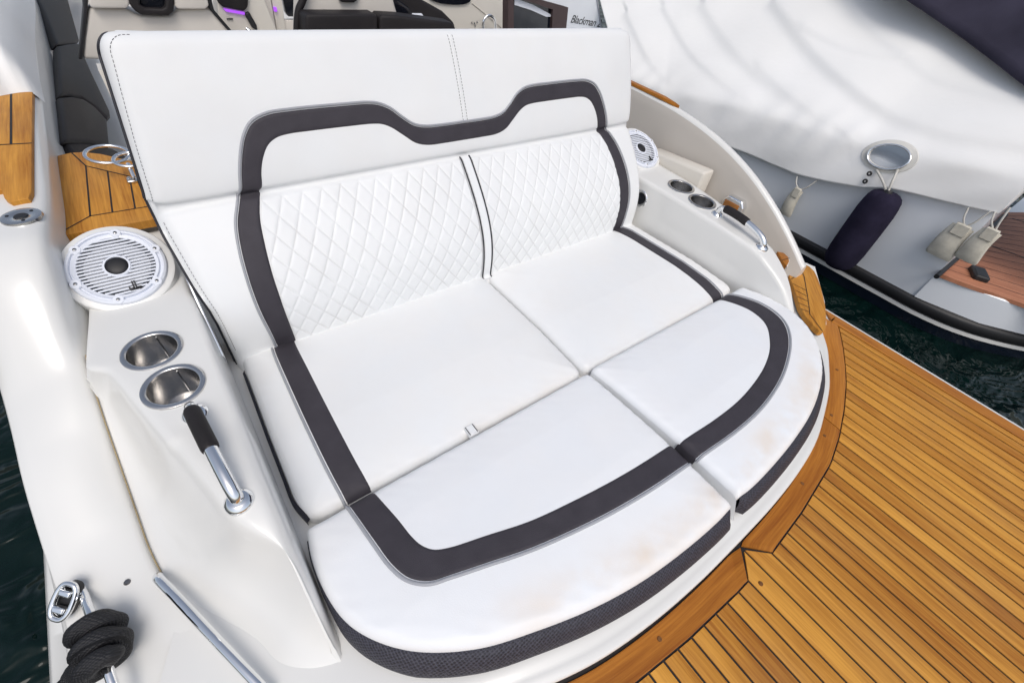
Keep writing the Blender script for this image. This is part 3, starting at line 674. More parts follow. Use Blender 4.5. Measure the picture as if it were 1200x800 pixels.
# --- chrome folding rings on the port step
def ring(c, R, n, mat, parent, name='drink_ring', r=.0045):
    x, y, z = frame_axes(n); P = [c+R*(math.cos(a)*x+math.sin(a)*y) for a in np.linspace(0, 2*PI, 49)[:-1]]; return tube(name, P, r, mat, parent, seg=10, closed=True)
dr = thing('ring_holder', 'pair of chrome rings folded out over the port teak step', 'ring holder', tuple(bz(150, 200, zst+.001)))
ring(bz(126, 181, .275), .048, (.1, -.1, 1), M['chrome'], dr); ring(bz(152, 187, .27), .036, (.05, -.12, 1), M['chrome'], dr)
p0 = bz(158, 213, .24); tube('ring_bracket', [bz(155, 210, zst), bz(156, 206, zst+.025), bz(150, 192, .268)], .005, M['chrome'], dr)
V, F = box_data(bz(155, 211, zst+.004), np.array([.012, .016, .005])); bevel_obj(mk('ring_base', V, F, M['steel'], dr), .003)

# ------------------------------------------------------------------ cushions
def cushion(name, label, poly, base, r, amp, wid, side, par_group=None, crease=None, stain_fn=None, n=260, rings=46, mat=None, band=None):
    """poly: closed 2D outline; base(x,y): height of the flat top; side: depth of the wall below the rolled edge"""
    poly = resample(poly, n, True)
    ar = np.sum(poly[:, 0]*np.roll(poly[:, 1], -1)-np.roll(poly[:, 0], -1)*poly[:, 1])
    if ar < 0: poly = poly[::-1]
    T = np.roll(poly, -1, 0)-np.roll(poly, 1, 0); T /= np.linalg.norm(T, axis=1)[:, None]; inn = np.stack([-T[:, 1], T[:, 0]], 1)
    cen = poly.mean(0)
    def top(Q):
        d = pdist(Q, poly); z = base(Q[:, 0], Q[:, 1])+amp*(1-np.exp(-d/wid))-np.where(d < r, r-np.sqrt(np.maximum(0, r*r-(r-np.minimum(d, r))**2)), 0)
        z = z+.0011*np.sin((Q[:, 0]+1.25*Q[:, 1])*140+1.6*np.sin(Q[:, 0]*31))*np.exp(-d/.020)*np.clip(d/.004, 0, 1)
        return z
    def S(Q):
        Q = np.asarray(Q, float); e = 1e-3
        z = top(Q); zx = (top(Q+[e, 0])-top(Q-[e, 0]))/(2*e); zy = (top(Q+[0, e])-top(Q-[0, e]))/(2*e)
        zx = np.clip(zx, -1.5, 1.5); zy = np.clip(zy, -1.5, 1.5)
        nn = np.stack([-zx, -zy, np.ones(len(Q))], 1); nn /= np.linalg.norm(nn, axis=1)[:, None]
        return np.c_[Q, z], nn
    root = thing(name, label, 'cushion', (float(cen[0]), float(cen[1]), -.046))
    R_ = []
    zedge = None
    for ph in np.linspace(0, PI/2, 8):
        d = r*(1-math.cos(ph))+1e-5; R_.append(poly+inn*d)
    in0 = R_[-1]
    for t in np.linspace(0, 1, rings)[1:-1]: R_.append(in0*(1-t)+cen*t)
    for i in range(3, len(R_)):      # relax the corners so that the rings never fold over themselves
        q = R_[i]
        for _ in range(min(60, (i-2)*3)): q = (np.roll(q, 1, 0)+2*q+np.roll(q, -1, 0))/4
        R_[i] = q
    V = []; st = []
    for i, q in enumerate(R_): V.append(np.c_[q, top(q)])
    z0 = V[0][:, 2].copy()
    low = [np.c_[poly, z0-side*f] for f in ((1.0, .6, .25) if band is None else (.35, .15))]
    if band is None: V = low+V
    else: V = low+V
    V = np.array(V); m = len(V)
    F = grid_faces(m, n, False, True); Vf = V.reshape(-1, 3); c = len(Vf); Vf = np.vstack([Vf, [[cen[0], cen[1], top(cen[None])[0]]]])
    F += [((m-1)*n+i, (m-1)*n+(i+1) % n, c) for i in range(n)]
    st = stain_fn(Vf[:, 0], Vf[:, 1]) if stain_fn else np.zeros(len(Vf))
    pad = mk('cushion_pad', Vf, F, mat or M['vinyl'], root, stain_groove=st, sharp=70)
    return root, S, poly, z0, top
# outlines (measured on the seat plane)
gapc = .0035
def seat_poly(s):
    P = [(gapc*s, .03), (.752*s, .03), (.760*s, -.25), (.764*s, -.492), (gapc*s, -.494)]
    return fillet(P, [.016, .02, .3, .05, .03])
foot_L = np.array([(-.764, -.508), (-.774, -.57), (-.774, -.635), (-.762, -.70), (-.735, -.752), (-.685, -.807), (-.60, -.862), (-.50, -.900), (-.40, -.930), (-.29, -.952), (-.17, -.964), (-.06, -.968), (-.005, -.966)])
foot_R = np.array([(.764, -.500), (.782, -.57), (.785, -.635), (.775, -.70), (.745, -.757), (.695, -.815), (.61, -.872), (.51, -.912), (.41, -.938), (.29, -.955), (.17, -.964), (.07, -.966), (.020, -.962)])
def foot_poly(s):
    C_ = smooth_curve(foot_L if s < 0 else foot_R, 120)
    st = np.array([[-.004, -.503]]) if s < 0 else np.array([[.007, -.499]])
    P = np.vstack([C_, st])
    # round the three corners
    rad = [.022]+[0]*(len(C_)-2)+[.03]+[.02]
    return fillet(P, rad)
def seat_base(x, y): return np.interp(y, [-.5, -.3, 0, .05], [-.012, -.004, -.012, -.02])
seats = {}
SEAT_LABEL = {-1: 'white seat cushion with charcoal side stripe and a small pull tab on its aft edge',
              1: 'white seat cushion with charcoal side stripe, next to the round socket in the coaming wall'}
STR_OUT_SEAT = [(.673, .012), (.677, -.03), (.681, -.15), (.684, -.3), (.684, -.42), (.681, -.494)]
STR_IN_SEAT = [(.618, .012), (.621, -.03), (.624, -.15), (.627, -.3), (.627, -.42), (.624, -.494)]
for s in (-1, 1):
    root, S, poly, z0, top = cushion('seat_cushion', SEAT_LABEL[s], seat_poly(s), seat_base, .016, .022, .055, .05,
                                     stain_fn=lambda x, y: .06+.15*np.exp(-(np.abs(y+.49))/.03))
    seats[s] = (root, S)
    lo = smooth_curve([(x*s, max(y, -.492)) for x, y in STR_OUT_SEAT], 120); li = smooth_curve([(x*s, max(y, -.492)) for x, y in STR_IN_SEAT], 120)
    surf_strip('stripe', S, lo, li, M['stripe'], root, h=.0018, n=120, m=14)
    off = np.array([.0028*s, 0]); surf_tube('piping', S, lo+off, .0032, M['piping'], root, n=120, lift=.0008)
    # dark mesh side of the seat
    ob = [(x, y) for x, y in poly if abs(x) > .745 and y < .03]; ob.sort(key=lambda q: q[1])
    ob = resample(smooth_curve(ob[::6], 60), 60); zz = np.array([top(np.array([[q[0]-.001*s, q[1]]]))[0] for q in ob])
    V = np.vstack([np.c_[ob+[.0010*s, 0], zz-.001], np.c_[ob+[.0075*s, 0], zz-.010], np.c_[ob+[.0085*s, 0], zz-.05]]); Ls = np.r_[0, np.cumsum(np.linalg.norm(np.diff(ob, axis=0), axis=1))]
    uv = np.vstack([np.c_[Ls, np.full(60, k*.02)] for k in range(3)])
    mk('mesh_band', V, grid_faces(3, 60), M['mesh'], root, uv=uv)
# pull tab between the seat and the foot cushion (port)
pt, pn = seats[-1][1](np.array([[-.372, -.483]]))
pt = pt[0]
mbt = MB(); 
for (q, hx, hy, hz, mi) in (((-.003, -.006, .006), .011, .012, .0075, 0), ((-.012, -.006, .0068), .0012, .0122, .0078, 1), ((.0075, -.006, .0068), .0012, .0122, .0078, 1), ((-.001, -.016, .0035), .0125, .0035, .006, 0)):
    V, F = box_data(pt+np.array(q), np.array([hx, hy, hz])); mbt.add(V, F, mi)
o = mbt.build('pull_tab', [M['vinyl'], M['blackpipe']], seats[-1][0]); bevel_obj(o, .003, 2)

FOOT_LABEL = {-1: 'largest-looking white foot cushion, nearest the viewer, with charcoal stripe corner and wide mesh border',
              1: 'white foot cushion with curved charcoal stripe, touching the small teak side step'}
STO = {-1: [(-.681, -.509), (-.676, -.56), (-.670, -.617), (-.662, -.672), (-.648, -.708), (-.622, -.733), (-.585, -.746), (-.52, -.766), (-.44, -.790), (-.34, -.812), (-.243, -.828), (-.13, -.840), (-.006, -.846)],
       1: [(.668, -.501), (.684, -.545), (.697, -.60), (.697, -.645), (.680, -.690), (.648, -.725), (.59, -.763), (.524, -.793), (.44, -.822), (.339, -.844), (.24, -.855), (.13, -.856), (.017, -.849)]}
STI = {-1: [(-.626, -.509), (-.619, -.555), (-.612, -.60), (-.606, -.645), (-.599, -.668), (-.585, -.687), (-.56, -.700), (-.49, -.721), (-.405, -.746), (-.30, -.764), (-.191, -.778), (-.10, -.785), (-.006, -.788)],
       1: [(.610, -.501), (.621, -.545), (.627, -.59), (.624, -.625), (.611, -.660), (.588, -.688), (.54, -.722), (.488, -.750), (.42, -.774), (.338, -.792), (.24, -.804), (.13, -.805), (.016, -.797)]}
for s in (-1, 1):
    hb = .026 if s < 0 else .030
    def base(x, y, hb=hb): return hb+np.interp(-y, [.50, .60, .75, .88, .97], [-.018, -.006, .004, .004, .002])
    def stn(x, y, s=s): 
        P = foot_L if s < 0 else foot_R
        d = pdist(np.stack([x, y], 1), np.vstack([smooth_curve(P, 60), [(0, -3.), (3.*s, -3.), (3.*s, -.5)]]))
        k = np.exp(-((d-.035)/.035)**2)*(y < -.60)
        if s < 0: k = k*np.clip((x+.62)/.25, .0, 1)
        else: k = k*np.clip((.74-x)/.2, .0, 1)
        return .05+.55*k
    root, S, poly, z0, top = cushion('foot_cushion', FOOT_LABEL[s], foot_poly(s), base, .018, .012, .05, .05, stain_fn=stn, band=True, mat=M['vinyl_foot_lit'])
    a = smooth_curve(STO[s], 160); b = smooth_curve(STI[s], 160)
    surf_strip('stripe', S, a, b, M['stripe'], root, h=.0018, n=200, m=14)
    # piping on the outside of the stripe
    T = np.gradient(a, axis=0); T /= np.linalg.norm(T, axis=1)[:, None]; nn = np.stack([T[:, 1], -T[:, 0]], 1)*(1 if s > 0 else -1)
    mid = b-a; sg = np.sign((nn*mid).sum(1))[:, None]; aa = a-nn*sg*.0028
    surf_tube('piping', S, aa, .0036, M['piping'], root, n=200, lift=.0008)
    # mesh border round the outer side
    ob = poly[(poly[:, 1] < -.515)] ; ang = np.arctan2(ob[:, 1]+.6, ob[:, 0]*s-.35); 
    o1 = np.array([q for q in smooth_curve(foot_L if s < 0 else foot_R, 150)])
    n1 = len(o1); T = np.gradient(o1, axis=0); T /= np.linalg.norm(T, axis=1)[:, None]; ou = np.stack([T[:, 1], -T[:, 0]], 1); cen = poly.mean(0)
    sg = np.sign(((o1-cen)*ou).sum(1))[:, None]; ou = ou*sg
    k0, k1 = 3, n1-1; o1 = o1[k0:k1]; ou = ou[k0:k1]; n1 = len(o1)
    ze = top(o1+(-ou)*.0005)
    rows = []; Lr = np.r_[0, np.cumsum(np.linalg.norm(np.diff(o1, axis=0), axis=1))]; uv = []
    fl_ = np.clip(-ou[:, 1:]*1.3, 0, 1)*np.clip((n1-np.arange(n1))/3., .3, 1)[:, None]
    for j, (dd, dz) in enumerate(((-.003, -.001), (.0020, -.003), (.0030, -.010), (.0034, -.022), (.003, -.036), (.001, -.050), (-.03, -.054))):
        q = o1+ou*(dd+fl_*(0, .002, .010, .018, .024, .026, .01)[j]); zz = np.maximum(ze+dz, -.0455); rows.append(np.c_[q, zz]); uv.append(np.c_[Lr, np.full(n1, j*.010)])
    mk('mesh_band', np.array(rows).reshape(-1, 3), grid_faces(len(rows), n1), M['mesh'], root, uv=np.array(uv).reshape(-1, 2))
    # plain vinyl wall along the joints
    sel = smooth_curve([foot_L[-1], (-.005, -.75), (-.005, -.52)] if s < 0 else [foot_R[-1], (.0135, -.75), (.0078, -.51)], 40)
    zz = top(sel+np.array([-.002 if s < 0 else .002, 0]))
    fw_ = .026*np.clip(1-(sel[:, 1]-sel[:, 1].min())/.07, 0, 1)**2; V = np.vstack([np.c_[sel, zz-.004], np.c_[sel-np.c_[np.full(40, .002*s), fw_], np.full(40, -.045)]]); mk('side_wall', V, grid_faces(2, 40), M['vinyl'], root, stain_groove=np.zeros(80))
    if s > 0:
        yy_ = np.linspace(-.849, -.797, 12); q = np.stack([np.interp(-yy_, [.797, .849], [.0142, .0152]), yy_], 1); zt_ = top(q+[.004, 0]); V = np.vstack([np.c_[q-[.0022, 0], zt_-.001], np.c_[q-[.0034, 0], zt_-.012], np.c_[q-[.0028, 0], np.full(12, -.045)]]); mk('stripe_end', V, grid_faces(3, 12), M['stripe'], root)
    sel = np.array([(x, -.507 if s < 0 else -.499) for x in np.linspace(.02*s, .74*s, 40)]); V = np.vstack([np.c_[sel, np.full(40, -.012)], np.c_[sel, np.full(40, -.045)]]); mk('side_wall', V, grid_faces(2, 40), M['vinyl'], root, stain_groove=np.zeros(80))

# ------------------------------------------------------------------ backrest
ZF, ZT = .335, .645
def prof_yz(z):
    z = np.asarray(z, float)
    lo = .165*z/ZF-.052*np.sin(PI*np.clip(z/ZF, 0, 1))
    t = np.clip((z-ZF)/(ZT-ZF), 0, 1); up = .165+(z-ZF)*.379-.010*np.sin(PI*t)**.8-.012*(1-np.exp(-np.maximum(z-ZF, 0)/.02))+.012*t
    return np.where(z < ZF, lo, up)
BW = .788
BWR = .758
def WL(z): return float(np.interp(z, [.10, .14, .20, .30, .35, .645], [.764, .766, .775, .786, .788, .747]))
BO = fillet([(-.764, -.05), (BWR, -.05), (BWR, ZT-.016), (-WL(ZT), ZT), (-BW, .34), (-.764, .13)], [0, 0, .045, .038, .2, .1], 10)
BOd = resample(BO, 420, True)
BR = .030
def bcrease(X, Z_):
    g = .007*np.exp(-((Z_-ZF)/.008)**2)                      # horizontal fold seam
    return g
def BS(Q):
    Q = np.asarray(Q, float); X, Zz = Q[:, 0], Q[:, 1]
    d = pdist(np.stack([X, Zz], 1), BOd); d = np.where(Zz < -.01, np.where(X < 0, .764+X, BWR-X), d); d = np.maximum(d, 0)
    drop = np.where(d < BR, BR-np.sqrt(np.maximum(0, BR*BR-(BR-np.minimum(d, BR))**2)), 0)+bcrease(X, Zz)
    pill = .010*(1-np.exp(-d/.07))
    e = 1e-3; dy = (prof_yz(Zz+e)-prof_yz(Zz-e))/(2*e); dy = np.clip(dy, -.6, 1.2)
    nn = np.stack([np.zeros_like(X), -np.ones_like(X), dy], 1); nn /= np.linalg.norm(nn, axis=1)[:, None]
    p = np.stack([X, prof_yz(Zz), Zz], 1)+nn*(pill-drop-.008)[:, None]
    return p, nn
back = thing('backrest_cushion', 'wide white backrest with quilted lower panels and charcoal stripe outline', 'backrest', (0, .15, -.046))
def back_body():
    n = len(BOd); T = np.roll(BOd, -1, 0)-np.roll(BOd, 1, 0); T /= np.linalg.norm(T, axis=1)[:, None]; inn = np.stack([-T[:, 1], T[:, 0]], 1)
    us = np.r_[np.linspace(-1, -.955, 10), np.linspace(-.945, .945, 120), np.linspace(.955, 1, 10)]
    zs = np.r_[np.linspace(-.05, ZF-.03, 40), np.linspace(ZF-.026, ZF+.026, 22), np.linspace(ZF+.03, ZT-.06, 40), ZT-.06+.06*np.sin(np.linspace(0, PI/2, 22))[1:]]
    V = []
    for z in zs:
        wl, wr = WL(z), BWR
        rl, rr = .038, .045
        zl = ZT-rl
        if z > zl: wl = WL(z)-rl+math.sqrt(max(0, rl*rl-(z-zl)**2))
        zr = ZT-.016-rr; zq = min(z, ZT-.016)
        if zq > zr: wr = BWR-rr+math.sqrt(max(0, rr*rr-(zq-zr)**2))
        for u in us: V.append((u*wl if u < 0 else u*wr, min(z, ZT-.0001)-max(0, z-ZT+.06)/.06*.016*(u+1)/2))
    V = np.array(V); p, nn = BS(V); m, k = len(zs), len(us)
    F = grid_faces(m, k)
    # border: walk round port side, top, starboard side
    idx = [i*k for i in range(m)]+[(m-1)*k+j for j in range(1, k)]+[i*k+k-1 for i in range(m-2, -1, -1)]
    P = p[idx]; Nn = nn[idx]; nb = len(idx); c = len(p)
    P1 = P-Nn*.012
    p = np.vstack([p, P1]); F += [(idx[i], idx[i+1], c+i+1, c+i) for i in range(nb-1)]
    mk('backrest_pad', p, F, M['vinyl'], back, stain_groove=np.full(len(p), .05), sharp=80)
    rows = [P1+Nn*.003, P1, P1-Nn*.030+0, P1-Nn*.075]; out = np.zeros_like(P); cen = np.array([0, .12, .3]); 
    sh = (P-cen)*np.array([1, 0, 1]); sh /= np.linalg.norm(sh, axis=1)[:, None]
    rows = [P1-sh*.001, P1+sh*.0035, P1+sh*.0035-Nn*.030, P1-Nn*.075]
    Ls = np.r_[0, np.cumsum(np.linalg.norm(np.diff(P, axis=0), axis=1))]
    uv = np.vstack([np.c_[Ls, np.full(nb, j*.025)] for j in range(len(rows))]); topf = [1 if (P[i][2] > ZT-.045 and abs(P[i][0]) < .735) or P[i][0] > .5 else 0 for i in range(nb-1)]*3
    mk('mesh_border', np.array(rows).reshape(-1, 3), grid_faces(len(rows), nb), [M['mesh'], M['vinyl']], back, uv=uv, fmat=topf)
    # back shell
    q = P1-Nn*.073; cb = q.mean(0); V = np.vstack([q, [cb]]); mk('back_shell', V, [(i, i+1, nb) for i in range(nb-1)], M['vinyl'], back, stain_groove=np.zeros(nb+1), sharp=60)
    # edge piping and stitching
    kk = m-4
    tube('edge_piping', resample(P1[4:kk]+Nn[4:kk]*.002+sh[4:kk]*.003, 200), .0026, M['blackpipe'], back, seg=8)
back_body()
# stripe
SO = [(.664, -.012), (.667, .05), (.671, .10), (.672, .14), (.669, .19), (.660, .245), (.645, .290), (.624, .322), (.610, .345), (.597, .385), (.580, .425), (.562, .455), (.540, .476), (.505, .488), (.45, .491), (.33, .4905), (.265, .489), (.235, .484), (.208, .472), (.180, .450), (.150, .431), (.115, .423), (.06, .421), (0, .421)]
SI = [(.614, -.012), (.616, .05), (.617, .10), (.616, .14), (.613, .19), (.604, .245), (.592, .290), (.576, .322), (.563, .345), (.553, .38), (.539, .408), (.520, .430), (.498, .441), (.470, .445), (.42, .4455), (.33, .445), (.262, .4435), (.238, .440), (.215, .430), (.185, .409), (.155, .388), (.120, .378), (.06, .376), (0, .376)]
def both(P): P = np.array(P); return np.vstack([P*[-1, 1], P[::-1][1:]])
A = smooth_curve(both(SO), 500); B_ = smooth_curve(both(SI), 500)
# pair the two edges by control point so that the band keeps its width in the corners
def dense(P): return np.vstack([smooth_curve(both(P), 900)])
def paired(P, Q, k=12):
    P, Q = both(P), both(Q); o1 = []; o2 = []
    fp, fq = smooth_curve(P, 4000), smooth_curve(Q, 4000)
    ip = [int(np.argmin(np.linalg.norm(fp-p, axis=1))) for p in P]; iq = [int(np.argmin(np.linalg.norm(fq-q, axis=1))) for q in Q]
    for a, b, c, d in zip(ip[:-1], ip[1:], iq[:-1], iq[1:]):
        for t in np.linspace(0, 1, k, endpoint=False): o1.append(fp[int(a+(b-a)*t)]); o2.append(fq[int(c+(d-c)*t)])
    o1.append(P[-1]); o2.append(Q[-1]); return np.array(o1), np.array(o2)
A, B_ = paired(SO, SI)
def strip_raw(name, S, A, B_, mat, parent, h, m=14):
    V = []; uv = []; n = len(A)
    for j, t in enumerate(np.linspace(0, 1, m)):
        Q = A*(1-t)+B_*t; p, nn = S(Q); hh = -.002 if j in (0, m-1) else h*(.7 if j in (1, m-2) else 1)
        V.append(p+nn*hh); L_ = np.r_[0, np.cumsum(np.linalg.norm(np.diff(p, axis=0), axis=1))]; uv.append(np.c_[L_, np.full(n, t*.06)])
    return mk(name, np.array(V).reshape(-1, 3), grid_faces(m, n), mat, parent, uv=np.array(uv).reshape(-1, 2), sharp=60)
strip_raw('stripe', BS, A, B_, M['stripe'], back, .003)
T = np.gradient(A, axis=0); T /= np.linalg.norm(T, axis=1)[:, None]+1e-9; nrm = np.stack([-T[:, 1], T[:, 0]], 1)
tube('piping', (lambda pn: pn[0]+pn[1]*.0015)(BS(resample(A+nrm*.0026, 400))), .0030, M['piping'], back, seg=8)
# quilted panels between the stripe and the centre strip
def quilt(s):
    nz, nx = 210, 360; zs = np.linspace(-.015, ZF-.004, nz); pitch_x, pitch_z = .0480, .064
    SIa = np.array(SI); V = []; hgt = []; 
    for z in zs:
        xo = np.interp(z, [p[1] for p in SI[:9]], [p[0] for p in SI[:9]])-.001; x0 = .0165
        for t in np.linspace(0, 1, nx): V.append((s*(x0+(xo-x0)*t), z))
    V = np.array(V); p, nn = BS(V); sx = V[:, 0]/pitch_x; sz = V[:, 1]/pitch_z
    def saw(q): return np.abs(q-np.round(q))
    d = np.minimum(saw(sx+sz), saw(sx-sz))*pitch_x*.86
    h = .0027*(1-np.exp(-(d/.0030)))
    fade = np.minimum.reduce([np.clip((V[:, 1]+.015)/.012, 0, 1), np.clip((ZF-.004-V[:, 1])/.012, 0, 1), np.clip((np.abs(V[:, 0])-.0165)/.006, 0, 1), np.ones(len(V))])
    z = (h+.003)*fade-.001
    return mk('quilted_panel', p+nn*z[:, None], grid_faces(nz, nx), M['quilt'], back, stain_groove=.08+.6*np.exp(-(d/.0013)**2)*(fade > .6), sharp=80)  # colour darkened along the quilting grooves
for s in (-1, 1): quilt(s)
surf_strip('centre_strip', BS, [(-.0155, z) for z in np.linspace(-.012, ZF-.004, 40)], [(.0155, z) for z in np.linspace(-.012, ZF-.004, 40)], M['vinyl'], back, h=.0065, n=80, m=9)
for s in (-1, 1): surf_tube('black_piping', BS, [(.0160*s, z) for z in np.linspace(-.012, ZF-.004, 40)], .0021, M['blackpipe'], back, n=80, lift=.0055)
# double row of stitching up the head roll and along the edges
mb = MB()
def dashes(line, step=.0072, ln=.0046, w=.0009):
    Q = np.array(line); L_ = np.r_[0, np.cumsum(np.linalg.norm(np.diff(Q, axis=0), axis=1))]; k = int(L_[-1]/step)
    t0 = np.arange(k)*step; a = np.stack([np.interp(t0, L_, Q[:, j]) for j in (0, 1)], 1); b = np.stack([np.interp(t0+ln, L_, Q[:, j]) for j in (0, 1)], 1)
    pa, na = BS(a); pb, nb = BS(b)
    for i in range(k):
        d = pb[i]-pa[i]; d /= np.linalg.norm(d)+1e-9; n_ = na[i]; s_ = np.cross(d, n_)*w/2; h = n_*.0009
        mb.add([pa[i]-s_+h, pa[i]+s_+h, pb[i]+s_+h, pb[i]-s_+h, pa[i]-s_-h, pa[i]+s_-h, pb[i]+s_-h, pb[i]-s_-h], [(0, 1, 2, 3), (0, 4, 5, 1), (1, 5, 6, 2), (2, 6, 7, 3), (3, 7, 4, 0)], 0)
for line in ([(.006, z) for z in np.linspace(.426, ZT-.022, 60)], [(.020, z) for z in np.linspace(.426, ZT-.022, 60)], [(-WL(z)+.010, z) for z in np.linspace(.02, .322, 60)], smooth_curve([(-WL(.35)+.010, .350), (-WL(.45)+.010, .45), (-WL(ZT)+.008, ZT-.06), (-WL(ZT)+.015, ZT-.030), (-WL(ZT)+.033, ZT-.014), (-WL(ZT)+.06, ZT-.012)], 120)):
    mb = MB(); dashes(line); mb.build('stitching', [M['blackpipe']], back)
# raised seam beside the stitching
surf_tube('head_seam', BS, [(.013, z) for z in np.linspace(.424, ZT-.02, 60)], .0016, M['vinyl'], back, n=60, lift=-.0004)
# hinge between backrest and port coaming
hg = prism('backrest_hinge', [(-.785, .10, .20), (-.785, .055, .16), (-.785, -.03, .055), (-.785, -.02, .02), (-.785, .02, .05), (-.785, .09, .14)], (.006, 0, 0), M['chrome'], back, bev=.002)
for (y, z) in ((.07, .155), (.03, .10), (-.005, .05)): lathe('hinge_bolt', [(0, .006), (.006, .005), (.008, 0)], (-.786, y, z), M['black'], hg, n=(-1, 0, 0), seg=14)
# panel the backrest leans on (beige moulding)
def rear_panel():
    zz = np.linspace(-.04, .57, 20); V = []
    for dx, dy in ((-.768, .105), (.775, .105), (.775, .15), (-.768, .15)):
        for z in zz: V.append((dx, float(prof_yz(min(z, .6)))*.9+dy, z-.01))
    m = len(zz); F = []
    for k in range(4): F += [(k*m+i, ((k+1) % 4)*m+i, ((k+1) % 4)*m+i+1, k*m+i+1) for i in range(m-1)]
    F += [tuple(k*m+m-1 for k in range(4)), tuple(k*m for k in range(4))]
    mk('backrest_moulding', V, F, M['gel2'], boat)
rear_panel()

# ------------------------------------------------------------------ cockpit behind the backrest
prism('cockpit_floor', [(-.97, .4, -.30), (1.06, .4, -.30), (1.3, 2.6, -.30), (-.97, 2.6, -.30)], (0, 0, -.05), M['beige'], boat)
prism('cockpit_bulkhead', [(-1.2, 5.6, -.9), (2.0, 5.6, -.9), (2.0, 5.6, .35), (-1.2, 5.6, .35)], (0, .1, 0), M['beige'], boat)
def slab(name, px, y, depth, mat, parent, bev=.01, seg=3, **kw): return prism(name, [by(u, v, y) for u, v in px], (0, depth, 0), mat, parent, bev=bev, seg=seg, **kw)
def tslab(name, px, p, n, depth, mat, parent, bev=.012, **kw):
    nn = np.array(n, float)/np.linalg.norm(n); return prism(name, [bpl(u, v, p, n) for u, v in px], -nn*depth, mat, parent, bev=bev, seg=4, **kw)
# port side dark upholstery
pp, nn = (-.95, 0, .2), (1, 0, .8)
SC = [([(30, -30), (72, -30), (94, 47), (86, 51), (67, 52), (50, 10)], 'dark side cushion farthest forward along the port cockpit wall'),
      ([(68, 53), (80, 50.5), (93, 50), (108, 84), (130, 130), (131, 136), (127, 139), (112, 124), (97, 114), (84, 111), (70, 112)], 'middle dark side cushion along the port cockpit wall'),
      ([(70, 113), (84, 112), (97, 115), (113, 126), (127, 141), (130, 171), (108, 166), (75, 165)], 'dark side cushion with arched top just forward of the teak step'),
      ([(76, 167), (88, 164), (108, 167), (131, 173), (150, 184), (150, 190), (88, 182)], 'low dark cushion edge directly against the teak step')]
for i, (px, lb) in enumerate(SC):
    off = np.array(nn)/np.linalg.norm(nn)*(0, .0, .004, -.006)[i]
    o = tslab('side_cushion', px, np.array(pp)+off, nn, .05, M['darkcush'], None, bev=.014); tag(o, lb, 'cushion', 'dark side cushions in the cockpit')
# helm bench: taupe back with two head pads
hb = thing('helm_bench', 'taupe twin helm seat with pale head pads and black trim, behind backrest top left', 'seat', tuple(by(185, 60, 1.75)*[1, 1, 0]+[0, 0, -.30]))
slab('seat_back', [(97, 70), (99, 45), (104, 9), (150, 11), (160, 18), (200, 19), (207, 11), (248, 10), (290, 58), (295, 75)], 1.75, .14, M['taupe'], hb, bev=.02)
slab('head_pad', [(106, -22), (104, 5), (108, 10.5), (148, 10.5), (152, 6), (150, -22)], 1.72, .12, M['taupe'], hb, bev=.015)
slab('head_pad', [(202, -22), (205, 8), (209, 11), (241, 11), (245, 7), (238, -22)], 1.72, .12, M['taupe'], hb, bev=.015)
slab('black_trim', [(96, -22), (104, -22), (103, 10), (99, 46), (97, 70), (92, 70), (95, 45), (98, 10)], 1.745, .06, M['black'], hb, bev=.004)
slab('black_trim', [(238, -22), (243, -22), (251, 12), (280, 46), (292, 62), (286, 62), (274, 44), (246, 12)], 1.738, .06, M['black'], hb, bev=.004)
slab('armrest', [(150, -22), (152, 6), (158, 13), (166, 18.5), (198, 19), (204, 14), (205, -22), (196, -22), (194, 9), (190, 11), (170, 10), (164, 6), (160, -22)], 1.715, .06, M['darkcush'], hb, bev=.008)
slab('seat_opening', [(160, -22), (165, 8), (170, 10), (190, 11), (195, 8), (197, -22)], 1.742, .05, M['blackgloss'], hb, bev=.004)
# dark companionway opening and sill
slab('companionway', [(30, -40), (97, -40), (96, 27), (60, 27), (30, 27)], 5.2, .1, M['blackgloss'], boat, bev=.004)
slab('companionway_sill', [(75, 27), (97, 27), (95, 50), (85, 50)], 5.1, .1, M['beige'], boat, bev=.004)
# switch console with violet light
ct = thing('switch_console', 'pale console with dark top and violet light strip beside the helm seat', 'console', tuple(by(290, 60, 1.9)*[1, 1, 0]+[0, 0, -.30]))
slab('console_side', [(252, -25), (300, -25), (338, 70), (285, 70), (256, 20)], 1.95, .1, M['gel2'], ct, bev=.006)
slab('dark_top', [(250, -25), (293, -25), (291, 9), (286, 14), (262, 9), (256, 4)], 1.93, .06, M['darkcush'], ct, bev=.01)
slab('light_strip', [(262, 10.5), (287, 15), (287, 18), (265, 14)], 1.938, .04, M['purple'], ct, bev=.002)
slab('black_bracket', [(287, 17), (292, 14), (301, 30), (302, 37), (296, 33)], 1.93, .04, M['black'], ct, bev=.004)
tube('chrome_catch', [by(289, 34, 1.92), by(292, 36, 1.91), by(296, 40, 1.92)], .008, M['chrome'], ct)
slab('slot', [(266, 22), (273, 22), (273, 23.2), (266, 23.2)], 1.944, .01, M['black'], ct, bev=0)
